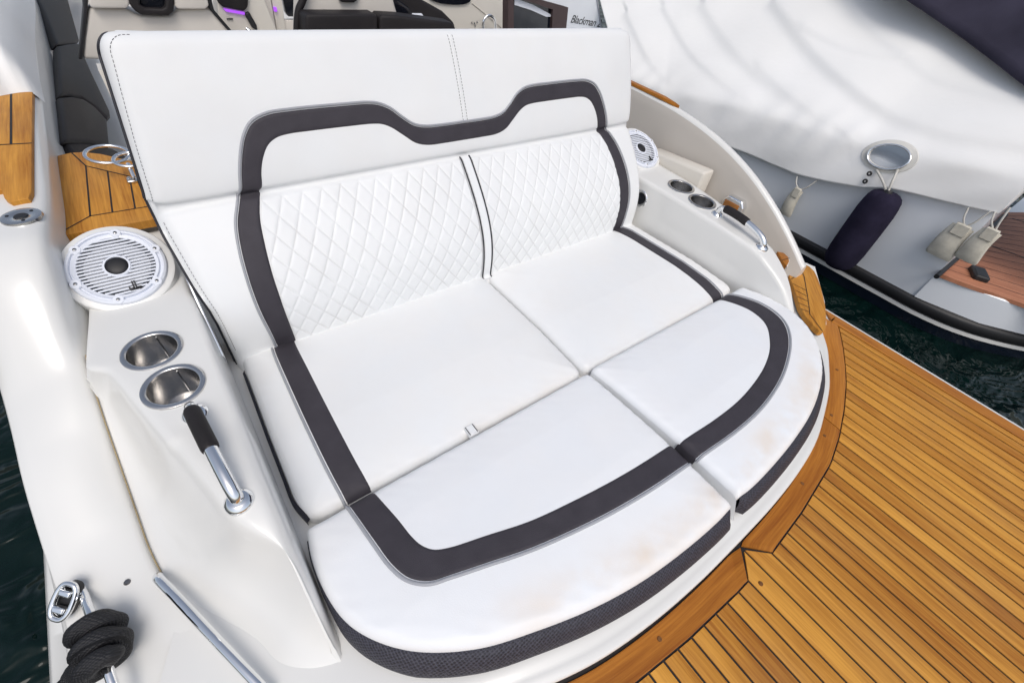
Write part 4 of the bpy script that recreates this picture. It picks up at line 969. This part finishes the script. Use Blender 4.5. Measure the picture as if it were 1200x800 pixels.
# slatted door leaf and dark window
dl = thing('cabin_door', 'pale folding cabin door beside dark window, above the middle of the backrest', 'door', tuple(by(320, 60, 2.1)*[1, 1, 0]+[0, 0, -.30]))
slab('door_leaf', [(294, -30), (312, -30), (330, 70), (318, 70)], 2.0, .04, M['taupe'], dl, bev=.004)
slab('door_leaf', [(313, -30), (326, -30), (340, 70), (331, 70)], 2.01, .04, M['gel2'], dl, bev=.004)
slab('window_pane', [(327, -30), (362, -30), (352, 15), (348, 20), (338, 20), (335, 15)], 2.02, .04, M['blackgloss'], dl, bev=.006)
slab('lower_panel', [(331, 24), (349, 24), (346, 70), (336, 70)], 2.02, .04, M['taupe'], dl, bev=.004)
slab('violet_lamp', [(321, 9), (324, 9), (325, 14), (322, 14)], 1.995, .02, M['purple'], dl, bev=0)
# dinette: pale seat back, two dark cushions, black trim tube
ds = thing('cockpit_sofa', 'pale cockpit sofa with black edge trim, behind the middle of the backrest', 'sofa', tuple(by(430, 60, 1.35)*[1, 1, 0]+[0, 0, -.30]))
slab('sofa_back', [(354, -25), (455, -25), (468, 22), (470, 60), (352, 60)], 1.42, .12, M['taupe'], ds, bev=.02)
tube('edge_trim', smooth_curve([by(360, -25, 1.40), by(355, 0, 1.40), by(350, 12, 1.40), by(348, 30, 1.40), by(348, 60, 1.40)], 30), .014, M['darkcush'], ds)
slab('handle', [(397, -12), (421, -12), (420, 0), (415, 3.5), (401, 3), (398, 0)], 1.40, .03, M['darkcush'], ds, bev=.004)
for px, lb in (([(358, 18.5), (362, 17), (440, 17), (443, 19), (444, 60), (360, 60)], 'dark brown cushion, left of two on the pale cockpit sofa'), ([(445, 20), (448, 18), (470, 19), (530, 27), (535, 33), (534, 60), (446, 60)], 'dark brown cushion, right of two, below the dark moulded arm')):
    o = slab('sofa_cushion', px, 1.30, .10, M['darkcush'], None, bev=.014); tag(o, lb, 'cushion', 'dark brown sofa cushions')
dm = thing('dash_arm', 'dark moulded arm with small pale tab beside the wet bar', 'console', tuple(by(500, 60, 1.6)*[1, 1, 0]+[0, 0, -.30]))
slab('dash_body', [(452, -25), (478, -25), (495, 0), (520, 14), (534, 28), (537, 60), (470, 60), (460, 20)], 1.55, .12, M['darkcush'], dm, bev=.02)
slab('dash_recess', [(455, -10), (462, -4), (478, 8), (484, 17), (482, 22), (466, 20)], 1.54, .02, M['blackgloss'], dm, bev=.004)
slab('pale_tab', [(483, 16.5), (495, 16.5), (497, 20), (494, 21), (484, 20.5)], 1.535, .02, M['plastic'], dm, bev=.004)
# wet bar with faucet
wb = thing('wet_bar', 'cream wet bar with dark oval window behind the faucet', 'counter', tuple(by(560, 60, 1.7)*[1, 1, 0]+[0, 0, -.30]))
slab('bar_front', [(470, -30), (608, -30), (608, 60), (470, 60)], 1.72, .2, M['gel2'], wb, bev=.01)
slab('oval_window', list(smooth_curve([(500, -12), (552, -12), (551, 2), (545, 5), (530, 5.8), (512, 3), (503, -2)], 30, True)), 1.71, .02, M['blackgloss'], wb, bev=0)
tube('panel_seam', [by(553, 4, 1.718), by(575, 22, 1.718), by(598, 42, 1.718)], .0025, M['beige'], wb)
for (u, v) in ((553, 27), (556, 27.5), (559, 26), (557, 30)): lathe('control_button', [(0, .004), (.005, .003), (.006, 0)], by(u, v, 1.716), M['steel'], wb, n=(0, -1, 0), seg=12)
fa = thing('faucet', 'arched chrome faucet standing on the wet bar', 'faucet', tuple(by(567, 46, 1.66)))
tube('spout', smooth_curve([by(567, 46, 1.66), by(566, 33, 1.66), by(567, 24, 1.66), by(573, 18.2, 1.66), by(579, 23, 1.66), by(580.5, 34, 1.66)], 40), .008, M['chrome'], fa)
lathe('faucet_base', [(0, .01), (.018, .01), (.022, 0)], by(567, 46, 1.66), M['chrome'], fa)
# brown framed tinted hatch
ht = thing('framed_hatch', 'brown framed tinted glass hatch standing above the backrest right of the faucet', 'hatch', tuple(by(628, 50, 1.3)*[1, 1, 0]+[0, 0, -.1]))
fo = [(596, -14), (640, 2), (666, 9), (662, 50), (595, 50)]; fi = [(602, -4), (640, 9), (648, 11.5), (646, 50), (602, 50)]
V = [by(u, v, 1.28) for u, v in fo]+[by(u, v, 1.28) for u, v in fi]; V += [v+np.array([0, .05, 0]) for v in V]
F = []
for i in range(5):
    j = (i+1) % 5; F += [(i, j, 5+j, 5+i), (10+i, 15+i, 15+j, 10+j), (i, 10+i, 10+j, j), (5+i, 5+j, 15+j, 15+i)]
bevel_obj(mk('frame', V, F, M['brown'], ht), .004)
slab('tinted_pane', fi, 1.30, .01, M['glass'], ht, bev=0)
tslab('painted_reflection', [(603, -2), (625, 6), (645, 17), (646, 20), (640, 20), (622, 12), (603, 6)], by(620, 8, 1.296), (0, -1, 0), .003, M['plastic'], ht, bev=0)  # pale sheet painted in for the reflection on the glass
# white canvas bundled on the port side deck forward
def bundle():
    ys = np.linspace(1.06, 4.2, 90); k = 40; V = []
    for y in ys:
        e = min(1, (y-1.06)/.10)**.5
        for j in range(k):
            t = j/(k-1); x = -1.21+.255*t
            z = .314+e*(.11*min(1, (1-t)*7)**.6*min(1, t*8+.1)+.016*math.sin(13*t+.9*math.sin(y*2.2))*min(1, (1-t)*5)+.008*math.sin(31*t+y*.8)*min(1, (1-t)*5))
            if t > .93: z -= (t-.93)/.07*.03
            V.append((x+.010*math.sin(y*3.1), y+.015*math.sin(9*t), z))
    return mk('folded_canvas', V, grid_faces(len(ys), k), M['canvas'], sharp=80)
tag(bundle(), 'white folded canvas lying on the port side deck above the teak pad', 'canvas')

# ------------------------------------------------------------------ mooring line round the port guard rail
mr = []
mbr = MB()
def twisted(P, r, n=420, seg=20, lay=150.):
    P = smooth_curve(P, n); L_ = np.r_[0, np.cumsum(np.linalg.norm(np.diff(P, axis=0), axis=1))]
    V, F, uv = tube_data(P, r, seg); V = np.array(V).reshape(n, seg, 3); e = np.minimum(1, np.minimum(L_, L_[-1]-L_)/r+.15)
    for k in range(seg):
        m_ = (1+.10*np.sin(3*2*PI*k/seg+L_*lay))*np.sqrt(np.maximum(.05, 1-(1-e)**2)); V[:, k] = P+(V[:, k]-P)*m_[:, None]
    mbr.add(V.reshape(-1, 3), F, 0, uv)
rc = smooth_curve(fl, 60); seg_ = rc[18:38]; ax_ = (seg_[-1]-seg_[0]); La = np.linalg.norm(ax_); ax_ /= La
e1 = np.cross(ax_, (0, 0, 1)); e1 /= np.linalg.norm(e1); e2 = np.cross(e1, ax_)
hel = []
for t in np.linspace(0, 1, 60):
    c_ = seg_[0]+ax_*(.012+t*.088); an = -.5*PI+t*2*PI*2.6; hel.append(c_+.0245*(math.cos(an)*e1+math.sin(an)*e2))
tail0 = [opc(16, 868, .0), opc(58, 826, .004), opc(82, 797, .012), opc(96, 778, .020)]
twisted(tail0+hel[::-1], .0145)
o = mbr.build('mooring_line', [M['rope']], None, sharp=60); tag(o, 'thick dark rope looped around the chrome guard rail at lower left', 'rope')

# ------------------------------------------------------------------ neighbouring boat
nb_ = thing('moored_boat', 'neighbouring pale grey boat with red teak stern platform and black rubbing strake', 'boat', (3, 0, -.45))
def nhull():
    ys = np.r_[np.linspace(-.86, 1.5, 30), np.linspace(1.8, 9, 14)]; rows = []
    for y in ys:
        bow = max(0, y-4)**2*.03
        dz_ = np.interp(y, [.4, 1.4], [0, -.22]); sec = [(2.9, .23+dz_), (2.2, .22+dz_), (2.12, .21+dz_), (2.085, .195+dz_), (2.07, min(.1, .17+dz_)), (2.072, -.1), (2.085, -.27), (2.086, -.315)]
        rows.append([(x+bow, y, z+.0*y) for x, z in sec])
    n = len(rows[0]); V = np.array(rows).reshape(-1, 3); F = grid_faces(len(rows), n); F.append(tuple(range(n)))
    mk('topsides', V, F, M['hullgrey'], nb_, sharp=40)
    # rubbing strake, boot line, bottom carried round the stern
    line = [(2.085+max(0, y-4)**2*.03, y) for y in ys[::-1]]+[(2.09, -.92), (2.11, -1.02), (2.15, -1.12), (2.23, -1.24), (2.36, -1.38), (2.55, -1.52), (2.9, -1.64), (3.6, -1.7), (4.6, -1.7)]
    line = smooth_curve(line, 220); T = np.gradient(line, axis=0); T /= np.linalg.norm(T, axis=1)[:, None]; ou = np.stack([T[:, 1], -T[:, 0]], 1); ou = np.where((ou[:, :1]*-1+ou[:, 1:]*-.3) > 0, ou, -ou)
    def band(name, prof_, mat):
        V = np.array([np.c_[line+ou*d, np.full(len(line), z)] for d, z in prof_]).reshape(-1, 3); mk(name, V, grid_faces(len(prof_), len(line)), mat, nb_, sharp=50)
    band('rubbing_strake', [(-.01, -.300), (.010, -.305), (.017, -.316), (.017, -.346), (.010, -.362), (-.01, -.368)], M['black'])
    band('boot_line', [(-.004, -.364), (.008, -.367), (.008, -.386), (-.004, -.390)], M['gel'])
    band('hull_bottom', [(.0, -.386), (-.02, -.47), (-.10, -.7)], M['boot'])
    return line, ou
nline, nou = nhull()
# stern platform of the neighbour
stern = [(2.075, -.858)]+[tuple(p+o_*.004) for p, o_ in zip(nline, nou) if p[1] < -.90][::4]+[(4.6, -.858)]
NZ = -.15
def nplat():
    P = np.array(stern); V = []; k = len(P); rows = [np.c_[P, np.full(k, NZ-.15)], np.c_[P, np.full(k, NZ-.012)], np.c_[P*[1, 1]+[.010, .010], np.full(k, NZ)]]
    V = np.vstack(rows); F = []
    for r_ in range(2): F += [(r_*k+i, r_*k+(i+1) % k, (r_+1)*k+(i+1) % k, (r_+1)*k+i) for i in range(k)]
    F.append(tuple(2*k+i for i in range(k))); return mk('stern_platform', V, F, M['hullgrey'], nb_, sharp=40)
npf = nplat()
dk0 = [bz(u, v, NZ+.006) for u, v in ((1099, 319), (1130, 331), (1165, 343), (1215, 361), (1300, 400), (1320, 250), (1173, 248.5))]
ln = []
for i in range(1, 16):
    t = i/16; a = bz(1099, 319, NZ+.006)*(1-t)+bz(1173, 248.5, NZ+.006)*t; b = bz(1300, 395, NZ+.006)*(1-t)+bz(1340, 255, NZ+.006)*t; ln.append([a, b])
ln.append([bz(1101, 316, NZ+.006), bz(1173, 250, NZ+.006)])
tp = teak_pad('teak_decking', dk0, ln, npf, thick=.02, lw=.0035, mat=M['teakr'], grain=(.4, -.9, 0))
cl = [[bz(1161, 288, NZ+.0065), bz(1220, 309, NZ+.0065)], [bz(1186, 256, NZ+.0065), bz(1220, 266, NZ+.0065)]]
mb = MB()
for a, b in cl:
    d = (b-a)/np.linalg.norm(b-a); s_ = np.cross((0, 0, 1), d)*.005; h = np.array([0, 0, .001]); mb = MB(); mb.add([a-s_+h, a+s_+h, b+s_+h, b-s_+h], [(0, 1, 2, 3)], 0); mb.build('deck_seam', [M['caulk']], npf)
# trim line between hull quarter and the deck
tube('deck_edge_trim', [bz(1096, 321, NZ+.01)+[-.02, -.012, 0], bz(1172, 249, NZ+.01)+[0, -.03, 0]], .011, M['black'], npf)
c = bz(1147, 321, NZ+.016); x = np.array([.9, .43, 0]); y = np.array([-.43, .9, 0]); V, F = box_data(c, np.array([.055, .032, .016]), [x, y, (0, 0, 1)])
o = mk('deck_vent', V, F, M['black'], npf); bevel_obj(o, .010, 3)
ring(bx(1075, 334, 2.12), .028, (-.9, -.4, .15), M['black'], nb_, 'towing_eye', .009)
lathe('drain_fitting', [(0, -.004), (.008, -.002), (.012, .008), (.018, .009), (.021, 0)], bx(943, 274, 2.070), M['steel'], nb_, n=(-1, 0, 0), seg=24)
# name panel
pa, pb = by(655, -30, 2.2), by(706, -30, 2.2)
ax = np.array([.86, -.51, 0]); nml = np.array([-.51, -.86, 0]); p00 = by(684, 20, 2.1)
pq = [bpl(u, v, p00, nml) for u, v in ((560, -30), (697, -30), (706, 45), (560, 45))]
npn = prism('name_panel', pq, -nml*.03, M['hullgrey'], nb_)
tube('panel_trim', [bpl(697, -20, p00+nml*.004, nml), bpl(705.5, 40, p00+nml*.004, nml)], .006, M['piping'], nb_)
tc_ = bpy.data.curves.new('lettering', 'FONT'); tc_.body = 'Blackman 2'; tc_.size = 1; tc_.shear = .35; tc_.extrude = .004; tc_.space_character = .92
to = bpy.data.objects.new('lettering', tc_); col.objects.link(to); bpy.context.view_layer.update()
a = bpl(668, 26.5, p00+nml*.003, nml); b = bpl(703, 32.2, p00+nml*.003, nml); wd = np.linalg.norm(b-a); sc = wd/max(.01, to.dimensions[0]); X_ = (b-a)/wd; Zn = nml/np.linalg.norm(nml); Y_ = np.cross(Zn, X_)
me = bpy.data.meshes.new_from_object(to.evaluated_get(bpy.context.evaluated_depsgraph_get())); bpy.data.objects.remove(to)
vv = np.array([v.co for v in me.vertices]); W_ = a+vv[:, :1]*sc*X_+vv[:, 1:2]*sc*1.25*Y_+vv[:, 2:]*sc*.3*Zn
mk('name_lettering', W_, [tuple(p.vertices) for p in me.polygons], M['black'], npn, flat=True)

# covers
SLOPE = .90
ZFY = lambda y: np.interp(y, [-.85, -.55, -.23, .25, .7, 1.26, 6], [.335, .291, .244, .21, .167, .116, .05])
def on_slope(u, v): return bpl(u, v, (2.06, 0, .24), (-SLOPE, -.0, 1))
RIDGES = []
for px, amp, wd in (([(925, -30), (960, 30), (1000, 85), (1050, 130), (1110, 165), (1200, 192)], .050, .085), ([(1010, -30), (1060, 40), (1110, 85), (1200, 128)], .018, .05),
                    ([(840, -30), (880, 40), (920, 90), (975, 140)], .034, .09), ([(745, -20), (775, 45), (815, 85), (862, 118)], .030, .07), ([(700, -10), (722, 40), (752, 78)], .022, .06), ([(955, 10), (1010, 42), (1065, 55)], .016, .03),
                    ([(790, -30), (830, 45), (872, 96)], .022, .05), ([(900, 60), (950, 120), (1000, 152)], .014, .04)):
    RIDGES.append((np.array([on_slope(*p)[:2] for p in px]), amp, wd))
def cover():
    ys = np.linspace(-.87, 1.92, 190); ts = np.r_[np.linspace(0, 1, 26), 1+np.linspace(0, 1, 100)[1:]]
    V = []
    for y in ys:
        zh = np.interp(y, [-.87, -.65, -.46, -.37, -.04, .12, .3, 1.2, 6], [.186, .137, .103, .067, -.003, -.018, -.02, -.06, -.1])+.005*math.sin(y*9)
        zf = float(ZFY(y))
        for t in ts:
            if t <= 1:
                bulge = math.sin(PI*t)*(.010+.010*math.sin(y*6.0+1.5)+.008*math.sin(y*15+t*3))
                x = 2.030+.035*t-bulge*.5+.008*math.sin(y*7+t*2)*(1-t); z = zh+(zf-zh)*t
            else:
                q = t-1; x = 2.065+1.30*q; z = zf+SLOPE*1.30*q-.06*math.sin(PI*q)
            V.append((x, y, z))
    G = np.array(V).reshape(len(ys), len(ts), 3)
    for _ in range(10): G[:, 20:36] = (G[:, 19:35]+2*G[:, 20:36]+G[:, 21:37])/4
    ymx = 1.44+(G[:, :, 0]-2.1)*1.85; yy = G[:, :, 1]; G[:, :, 1] = np.where(yy > .5, .5+(yy-.5)*(ymx-.5)/1.42, yy)
    P = G.reshape(-1, 3); Q = P[:, [0, 1]]; h = np.zeros(len(P))
    for line, amp, wd in RIDGES:
        L_ = resample(smooth_curve(line, 60), 60); best = np.full(len(P), 1e9); sgn = np.ones(len(P))
        for a, b in zip(L_[:-1], L_[1:]):
            ab = b-a; t = np.clip(((Q-a)@ab)/(ab@ab), 0, 1); r_ = Q-(a+t[:, None]*ab); d = np.linalg.norm(r_, axis=1); cr = ab[0]*r_[:, 1]-ab[1]*r_[:, 0]
            m_ = d < best; best[m_] = d[m_]; sgn[m_] = np.sign(cr[m_])
        w2 = np.where(sgn > 0, wd*1.8, wd*.38); h += .48*amp*np.exp(-(best/w2)**2)
    up = np.clip((P[:, 2]-ZFY(P[:, 1]))/.12, 0, 1)
    h *= .25+.75*up; h += .006*np.sin(P[:, 1]*9+P[:, 0]*6)*up+.0035*np.sin(P[:, 1]*34+3*np.sin(P[:, 1]*5)+P[:, 2]*14)*np.exp(-((P[:, 2]-ZFY(P[:, 1])+.03)/.09)**2)
    P = P+np.c_[-h*.66, np.zeros(len(h)), h*.75]
    k = len(ts); F = grid_faces(len(ys), k)
    ctr = bx(1041, 184, 2.045)
    def inhole(f):
        c_ = P[list(f)].mean(0); return ((c_[1]-ctr[1])/.088)**2+((c_[2]-ctr[2]+.1*(c_[1]-ctr[1]))/.053)**2 < 1 and c_[0] < 2.2
    F = [f for f in F if not inhole(f)]
    G = P.reshape(len(ys), k, 3)
    c = len(P); aft = G[0]; inner = [(4.6, -.87, p[2] if i else .17) for i, p in enumerate(aft)]
    P = np.vstack([P, inner]); F += [(i, i+1, c+i+1, c+i) for i in range(k-1)]
    o = mk('boat_cover', P, F, M['canvas'], None, sharp=80)
    md = o.modifiers.new('s', 'SOLIDIFY'); md.thickness = .004; md.offset = 1
    return o, G, ctr
cov, CG, hctr = cover(); tag(cov, 'large white canvas cover draped over the neighbouring boat', 'boat cover')
def cover_x(y, z):
    i = int(np.argmin(np.abs(CG[:, 0, 1]-y))); r_ = CG[i]; return float(np.interp(z, r_[:45, 2], r_[:45, 0]))
# rim of the opening
def oval(k):
    out = []
    for a in np.linspace(0, 2*PI, 49)[:-1]:
        y = hctr[1]+.084*k*math.cos(a); z = hctr[2]+.050*k*math.sin(a)-.1*.084*k*math.cos(a); out.append((cover_x(y, z), y, z))
    return np.array(out)
V = np.vstack([oval(k)-[dx, 0, 0] for k, dx in ((.94, .000), (.96, .004), (1.0, .0060), (1.12, .0058), (1.34, .0055), (1.36, .001))])
mk('opening_reinforcement', V, grid_faces(6, 48, False, True), M['canvas2'], cov)
tube('opening_rim', oval(1.02)-[.012, 0, 0], .0048, M['chrome'], cov, seg=8, closed=True)
for (u, v) in ((1020, 203), (1015, 212)): lathe('eyelet', [(.004, .002), (.009, .003), (.012, 0)], bx(u, v, 2.030)+[-.012, 0, 0], M['black'], cov, n=(-1, 0, .1), seg=16)
# navy cover on top
def navy():
    ys = np.linspace(-2.2, 2.2, 80); ts = np.linspace(0, 1, 50); V = []
    e0, e1 = bpl(1057, 0, (2.06, 0, .30), (-SLOPE, 0, 1)), bpl(1200, 105, (2.06, 0, .30), (-SLOPE, 0, 1))
    for y in ys:
        x0 = np.interp(y, [e1[1]-.5, e1[1], e0[1], e0[1]+1.2], [e1[0]-.12, e1[0], e0[0], e0[0]+.42])
        for t in ts:
            x = x0+1.5*t; z = .30+SLOPE*(x-2.06)+.01+.10*math.sin(min(1, t*3)*PI/2)+.035*math.sin(y*9+t*5+2*math.sin(y*2.1))*min(1, t*4)+.02*math.sin(y*21+t*3)*min(1, t*6)
            V.append((x-.03*math.sin(y*6), y, z))
    o = mk('navy_tarpaulin', V, grid_faces(len(ys), len(ts)), M['navycanvas'], None, sharp=80); md = o.modifiers.new('s', 'SOLIDIFY'); md.thickness = .006
    return tag(o, 'dark navy tarpaulin over the top of the white cover at upper right', 'tarpaulin')
navy()
# fender
ft, fb = bx(1037, 227, 1.99), bx(983, 313, 1.99)
fx, fy = ft[0], (ft[1]+fb[1])/2
fe = thing('boat_fender', 'navy cloth covered fender hanging on a line against the grey hull', 'fender', (fx, fy, fb[2]))
zt, zb_ = ft[2]+.01, fb[2]-.01; Lh = zt-zb_; Rf = .083
pr = [(0, Lh), (.03, Lh-.001), (.052, Lh-.006), (.066, Lh-.016), (.074, Lh-.032), (Rf-.004, Lh-.06), (Rf, Lh-.10), (Rf+.001, Lh*.5), (Rf, Lh*.25), (Rf-.004, .06), (.070, .032), (.054, .013), (.030, .003), (0, 0)]
lathe('fender_body', pr, (fx, fy, zb_), M['fender'], fe, n=(.02, (ft[1]-fb[1])*.5, 1), seg=40, sharp=60)
for (u0, v0) in ((1027, 199), (1052, 199)):
    e_ = bx(u0, v0, 2.03); tp_ = np.array([fx, fy+(ft[1]-fb[1])*.30, zt-.006]); pth = smooth_curve([tp_, tp_*.55+e_*.45+[-.012, 0, .01], e_], 24)
    tube('fender_line', pth, .0055, M['cord'], fe, seg=8)
lathe('fender_eye', [(0, .022), (.014, .022), (.018, .016), (.020, -.004)], (fx, fy+(ft[1]-fb[1])*.28, zt-.012), M['black'], fe, seg=20)
# cover weights
def weight(pxs, top, x, label, wdt, hgt):
    a = bx(*top, x); zc0 = a[2]
    t = thing('cover_weight', label, 'weight bag', tuple(a-np.array([0, 0, hgt])), 'canvas weight bags on the hem of the white cover')
    m, k = 14, 10; V = []
    for i in range(m):
        f = i/(m-1)
        for j in range(k):
            an = 2*PI*j/k; hw = wdt/2*(.82+.25*f)*(1 if f < .97 else .9); th = .006+.016*math.sin(PI*min(1, f*1.0))**.7
            V.append((a[0]+th*math.cos(an), a[1]+hw*np.sign(math.sin(an))*abs(math.sin(an))**.5+.005*math.sin(f*4), zc0-hgt*f))
    F = grid_faces(m, k, False, True)+[tuple(range(k)), tuple(range((m-1)*k, m*k))]
    mk('bag', V, F, M['bagcloth'], t, sharp=60)
    V, F = box_data((a[0]-.012, a[1], zc0-.012), np.array([.010, wdt*.28, .026])); bevel_obj(mk('tab', V, F, M['bagcloth'], t), .004)
    lathe('eyelet', [(0, .001), (.006, .001), (.007, .003), (.011, .003), (.012, 0)], (a[0]-.023, a[1], zc0-.012), M['black'], t, n=(-1, 0, 0), seg=18)
    hem = bx(*pxs[0], 2.03); hem2 = bx(*pxs[1], 2.03); s0 = np.array([a[0]-.006, a[1], zc0+.006])
    tube('cord', smooth_curve([s0, (s0+hem)/2+[-.006, .004, -.005], hem], 16), .0038, M['cord'], t, seg=8)
    tube('cord', smooth_curve([s0+[0, -.006, 0], (s0+hem2)/2+[-.006, -.004, -.012], hem2], 16), .0038, M['cord'], t, seg=8)
weight(((934, 207), (958, 211)), (936, 223), 2.03, 'beige canvas weight bag hanging alone left of the fender', .066, .15)
weight(((1135, 243), (1160, 248)), (1129, 266), 2.03, 'beige canvas weight bag hanging against the grey hull at the deck edge', .105, .155)
weight(((1166, 248), (1184, 243)), (1163, 271), 2.02, 'beige canvas weight bag lying over the red teak, rightmost', .088, .15)
